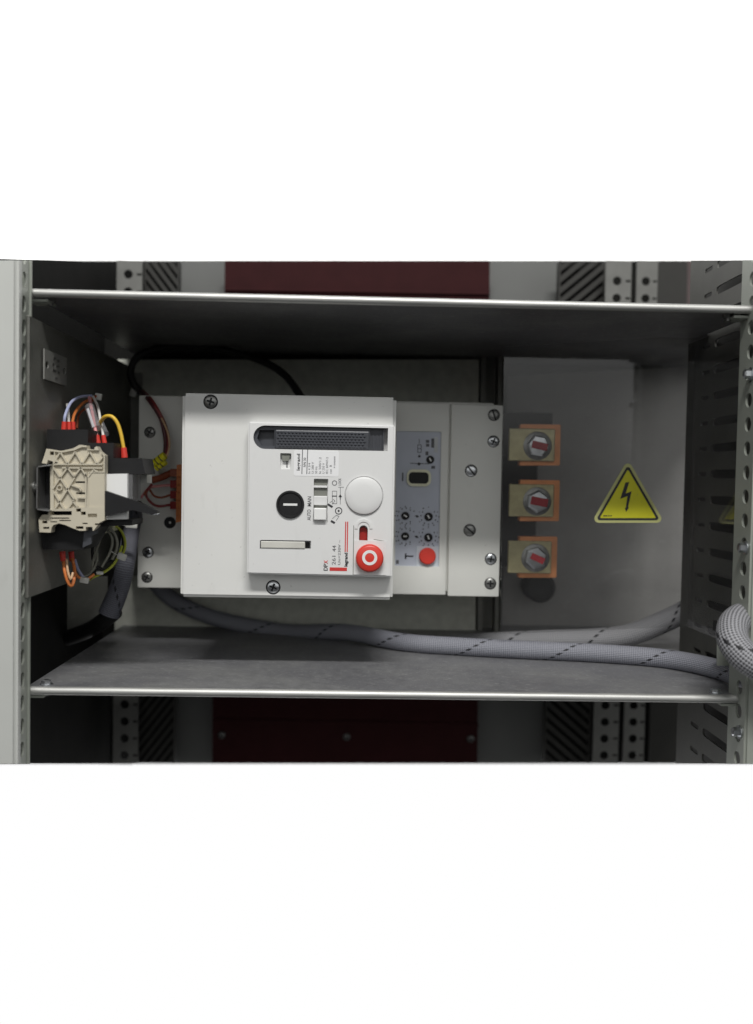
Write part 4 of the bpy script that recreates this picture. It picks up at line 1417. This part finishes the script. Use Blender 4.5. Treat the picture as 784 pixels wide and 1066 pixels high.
lug(463.5, 538, 584, 'uppermost of the three copper lugs, with a red-marked bolt', 12, 0.15)
lug(521.5, 538, 583, 'middle copper lug of three, its bolt marked with a red stripe', 10, 0.6)
lug(580.5, 537, 580.5, 'lowest of the three copper lugs, nearest the braided sleeve', 24, -0.35)
b = new()
pbox(b, 549, 452, 52, 45, 1.06, 0.05); pbox(b, 540, 520, 38, 140, 1.08, 0.03)
lone('insulator_base', b, mat('dark_grey_moulding', (0.05, 0.05, 0.048), 0.6), 'dark insulating block behind the copper lugs', 'insulator')
b = lathe(new(), P(563, 612, 1.10), [(0, 0.004), (0.010, 0.003), (0.015, -0.002), (0.0185, 0.002), (0.019, 0.03), (0, 0.03)], 40)
lone('cable_grommet', b, mat('grommet_rubber', (0.06, 0.06, 0.06), 0.7), 'dark round rubber grommet below the lowest copper lug', 'grommet', None, 40)

# ------------------------------------------------------------------ clear shield and warning sign
YS = 0.922
t = thing('clear_shield', P(626, 662, YS), 'clear folded plastic shield covering the copper lugs and carrying the warning sign', 'shield')
q = [P(*p, YS) for p in ((525, 361), (724, 349), (721.5, 652), (521, 660))]
b = prism(new(), [(p.x, p.z) for p in q], YS, YS + 0.002)
obj('front_sheet', b, 'shield', t)
b = new(); xs = q[1].x
v = [b.verts.new(p) for p in ((xs + 0.0002, 0.80, q[1].z), (xs + 0.0002, YS - 0.0002, q[1].z), (xs + 0.0002, YS - 0.0002, q[2].z), (xs + 0.0002, 0.80, q[2].z))]
b.faces.new(v)
ex = bmesh.ops.extrude_face_region(b, geom=list(b.faces))
for g in ex['geom']:
    if isinstance(g, bmesh.types.BMVert): g.co.x += 0.002
obj('side_sheet', b, 'shield', t)

def tri(cx, cyb, w, r, Y, d):
    """rounded triangle: base centre (cx,cyb), base width w between corner centres"""
    h = w * 0.866
    cs = [(cx + w / 2, cyb), (cx, cyb - h), (cx - w / 2, cyb)]
    pts = []
    for (x, y), a0 in zip(cs, (-90, 30, 150)):
        for i in range(9):
            a = math.radians(a0 + 120 * i / 8)
            pts.append((x + r * math.cos(a), y - r * math.sin(a)))
    return poly_px(new(), pts, Y, d)


t = thing('warning_sign', P(654, 545, YS), 'yellow triangular high voltage sign with black lightning bolt on the clear shield', 'sign')
obj('sign_plate', tri(653.8, 539.6, 60.5, 4.6, YS - 0.0008, 0.0007), 'signedge', t)
obj('black_border', tri(653.8, 539.2, 58.5, 2.4, YS - 0.0010, 0.0002), 'ink', t)
obj('yellow_field', tri(653.8, 538.4, 55.5, 0.9, YS - 0.0012, 0.0002), 'signyellow', t)
b = poly_px(new(), [(651.2, 502.4), (655.2, 501.6), (651.4, 513.8), (657.6, 511.4), (653.8, 528.2), (655.0, 527.9), (651.9, 533), (650.6, 528.8), (651.6, 528.6), (653.3, 516.4), (645.8, 519.4)], YS - 0.0014, 0.0002)
obj('lightning_bolt', b, 'ink', t)
b = new()
for x, w_ in ((628.9, 1.6), (631.2, 2.2), (633.9, 1.8), (636.2, 1.4)):
    pbox(b, x, 537.0, w_, 1.2, YS - 0.0014, 0.0002)
obj('fine_print', b, 'ink', t)
# ------------------------------------------------------------------ braided sleeves
def floor_pt(px, Y, r, lift=0.0):
    p = P(px, 690, Y)
    return Vector((p.x, Y, ZB + 0.0008 + r + lift))


r = 0.0093
path = [P(150, 590, 1.09), P(166, 612, 1.085), P(188, 629, 1.082), P(222, 643, 1.08), P(262, 652, 1.075), P(305, 658, 1.06), floor_pt(360, 1.015, r, 0.0012), floor_pt(420, .965, r), floor_pt(480, .945, r), floor_pt(540, .932, r), floor_pt(600, .922, r), floor_pt(650, .91, r),
        floor_pt(690, .895, r), floor_pt(722, .872, r), floor_pt(750, .842, r), floor_pt(772, .812, r), floor_pt(800, .790, r)]
b = tube(new(), path, r, 32)
lone('braided_sleeve', b, 'braid', 'long grey braided sleeve curving from behind the breaker and along the lower shelf', 'cable sleeve', None, 60)
b = tube(new(), [P(*p) for p in ((470, 671, 1.055), (520, 669, 1.025), (570, 667, 1.005), (610, 666, 1.0), (655, 661, .99), (700, 643, .985), (735, 624, .98), (770, 600, .99))], 0.0150, 28, squash=0.8)
lone('braided_sleeve', b, 'braid_pale', 'pale braided sleeve rising behind the clear shield', 'cable sleeve', None, 60)
# curled sleeve at the right edge
b = tube(new(), [P(*p) for p in ((790, 640, .80), (775, 641, .778), (764, 650, .757), (763, 666, .742), (773, 681, .733), (790, 693, .728), (825, 712, .724))], 0.0128, 40, squash=0.92)
lone('braided_sleeve', b, 'braid_big', 'fat open-weave grey braided sleeve curling out over the right-hand upright', 'cable sleeve', None, 60)
b = new(); pbox(b, 751, 652, 12, 11, 0.80, 0.006); 
lone('rubber_pad', b, 'black', 'small black rubber pad beside the curled braided sleeve', 'pad')
b = poly_px(new(), [(747, 655), (775, 652), (772, 693), (747, 693)], 0.81, 0.002)
lone('bracket', b, 'upright', 'pale steel bracket behind the curled braided sleeve', 'bracket')

# ------------------------------------------------------------------ light
wd = bpy.data.worlds.new('World')
scene.world = wd
wd.use_nodes = True
nt = wd.node_tree
bg = nt.nodes['Background']
tc = nt.nodes.new('ShaderNodeTexCoord')
sx = nt.nodes.new('ShaderNodeSeparateXYZ')
nt.links.new(tc.outputs['Generated'], sx.inputs[0])
def ramp(src, lo, hi, stops):
    mr = nt.nodes.new('ShaderNodeMapRange')
    mr.inputs['From Min'].default_value = lo; mr.inputs['From Max'].default_value = hi
    nt.links.new(src, mr.inputs['Value'])
    r = nt.nodes.new('ShaderNodeValToRGB')
    el = r.color_ramp.elements
    while len(el) < len(stops): el.new(0.5)
    for e, (p, c) in zip(el, stops):
        e.position = p; e.color = (*c, 1)
    nt.links.new(mr.outputs[0], r.inputs['Fac'])
    return r.outputs[0]


# white backdrop added beyond the cabinet; front fill light shaped by direction and height
front_fill = ramp(sx.outputs['Y'], -1, 1, [(0.0, (0.42, 0.425, 0.43)), (0.2, (0.36, 0.365, 0.37)), (0.42, (0.11, 0.11, 0.112)), (0.66, (0.08, 0.08, 0.08)), (0.70, (1, 1, 1))])
height_fill = ramp(sx.outputs['Z'], -0.4, 0.6, [(0.0, (0.12, 0.12, 0.12)), (0.40, (0.20, 0.20, 0.20)), (0.54, (2.1, 2.1, 2.05)), (0.85, (2.0, 2.0, 1.95)), (1.0, (0.8, 0.8, 0.8))])  # fill strength by elevation, shaped to reach the deep parts
wall = ramp(sx.outputs['Y'], -1, 1, [(0.66, (0, 0, 0)), (0.70, (1, 1, 1))])  # added white backdrop, no surface stands there
m1 = nt.nodes.new('ShaderNodeMixRGB'); m1.blend_type = 'MULTIPLY'; m1.inputs['Fac'].default_value = 1
nt.links.new(front_fill, m1.inputs['Color1']); nt.links.new(height_fill, m1.inputs['Color2'])
m2 = nt.nodes.new('ShaderNodeMixRGB'); m2.blend_type = 'LIGHTEN'; m2.inputs['Fac'].default_value = 1
nt.links.new(m1.outputs[0], m2.inputs['Color1']); nt.links.new(wall, m2.inputs['Color2'])
nt.links.new(m2.outputs[0], bg.inputs['Color'])
bg.inputs['Strength'].default_value = 1.0

ld = bpy.data.lights.new('ceiling_lamp', 'AREA')
ld.shape = 'RECTANGLE'
ld.size, ld.size_y = 1.3, 0.18
ld.energy = 60
ld.color = (1.0, 0.99, 0.96)
lo = bpy.data.objects.new('ceiling_lamp', ld)
COL.objects.link(lo)
d = Vector((0.03, -0.635, 0.775)).normalized()
lo.location = Vector((0.0, 0.85, 0.0)) + d * 2.6
lo.rotation_euler = d.to_track_quat('Z', 'Y').to_euler()

scene.view_settings.view_transform = 'Standard'
scene.view_settings.look = 'None'
scene.view_settings.exposure = 0
scene.view_settings.gamma = 1
scene.cycles.use_denoising = True
scene.cycles.max_bounces = 8
scene.cycles.transparent_max_bounces = 16
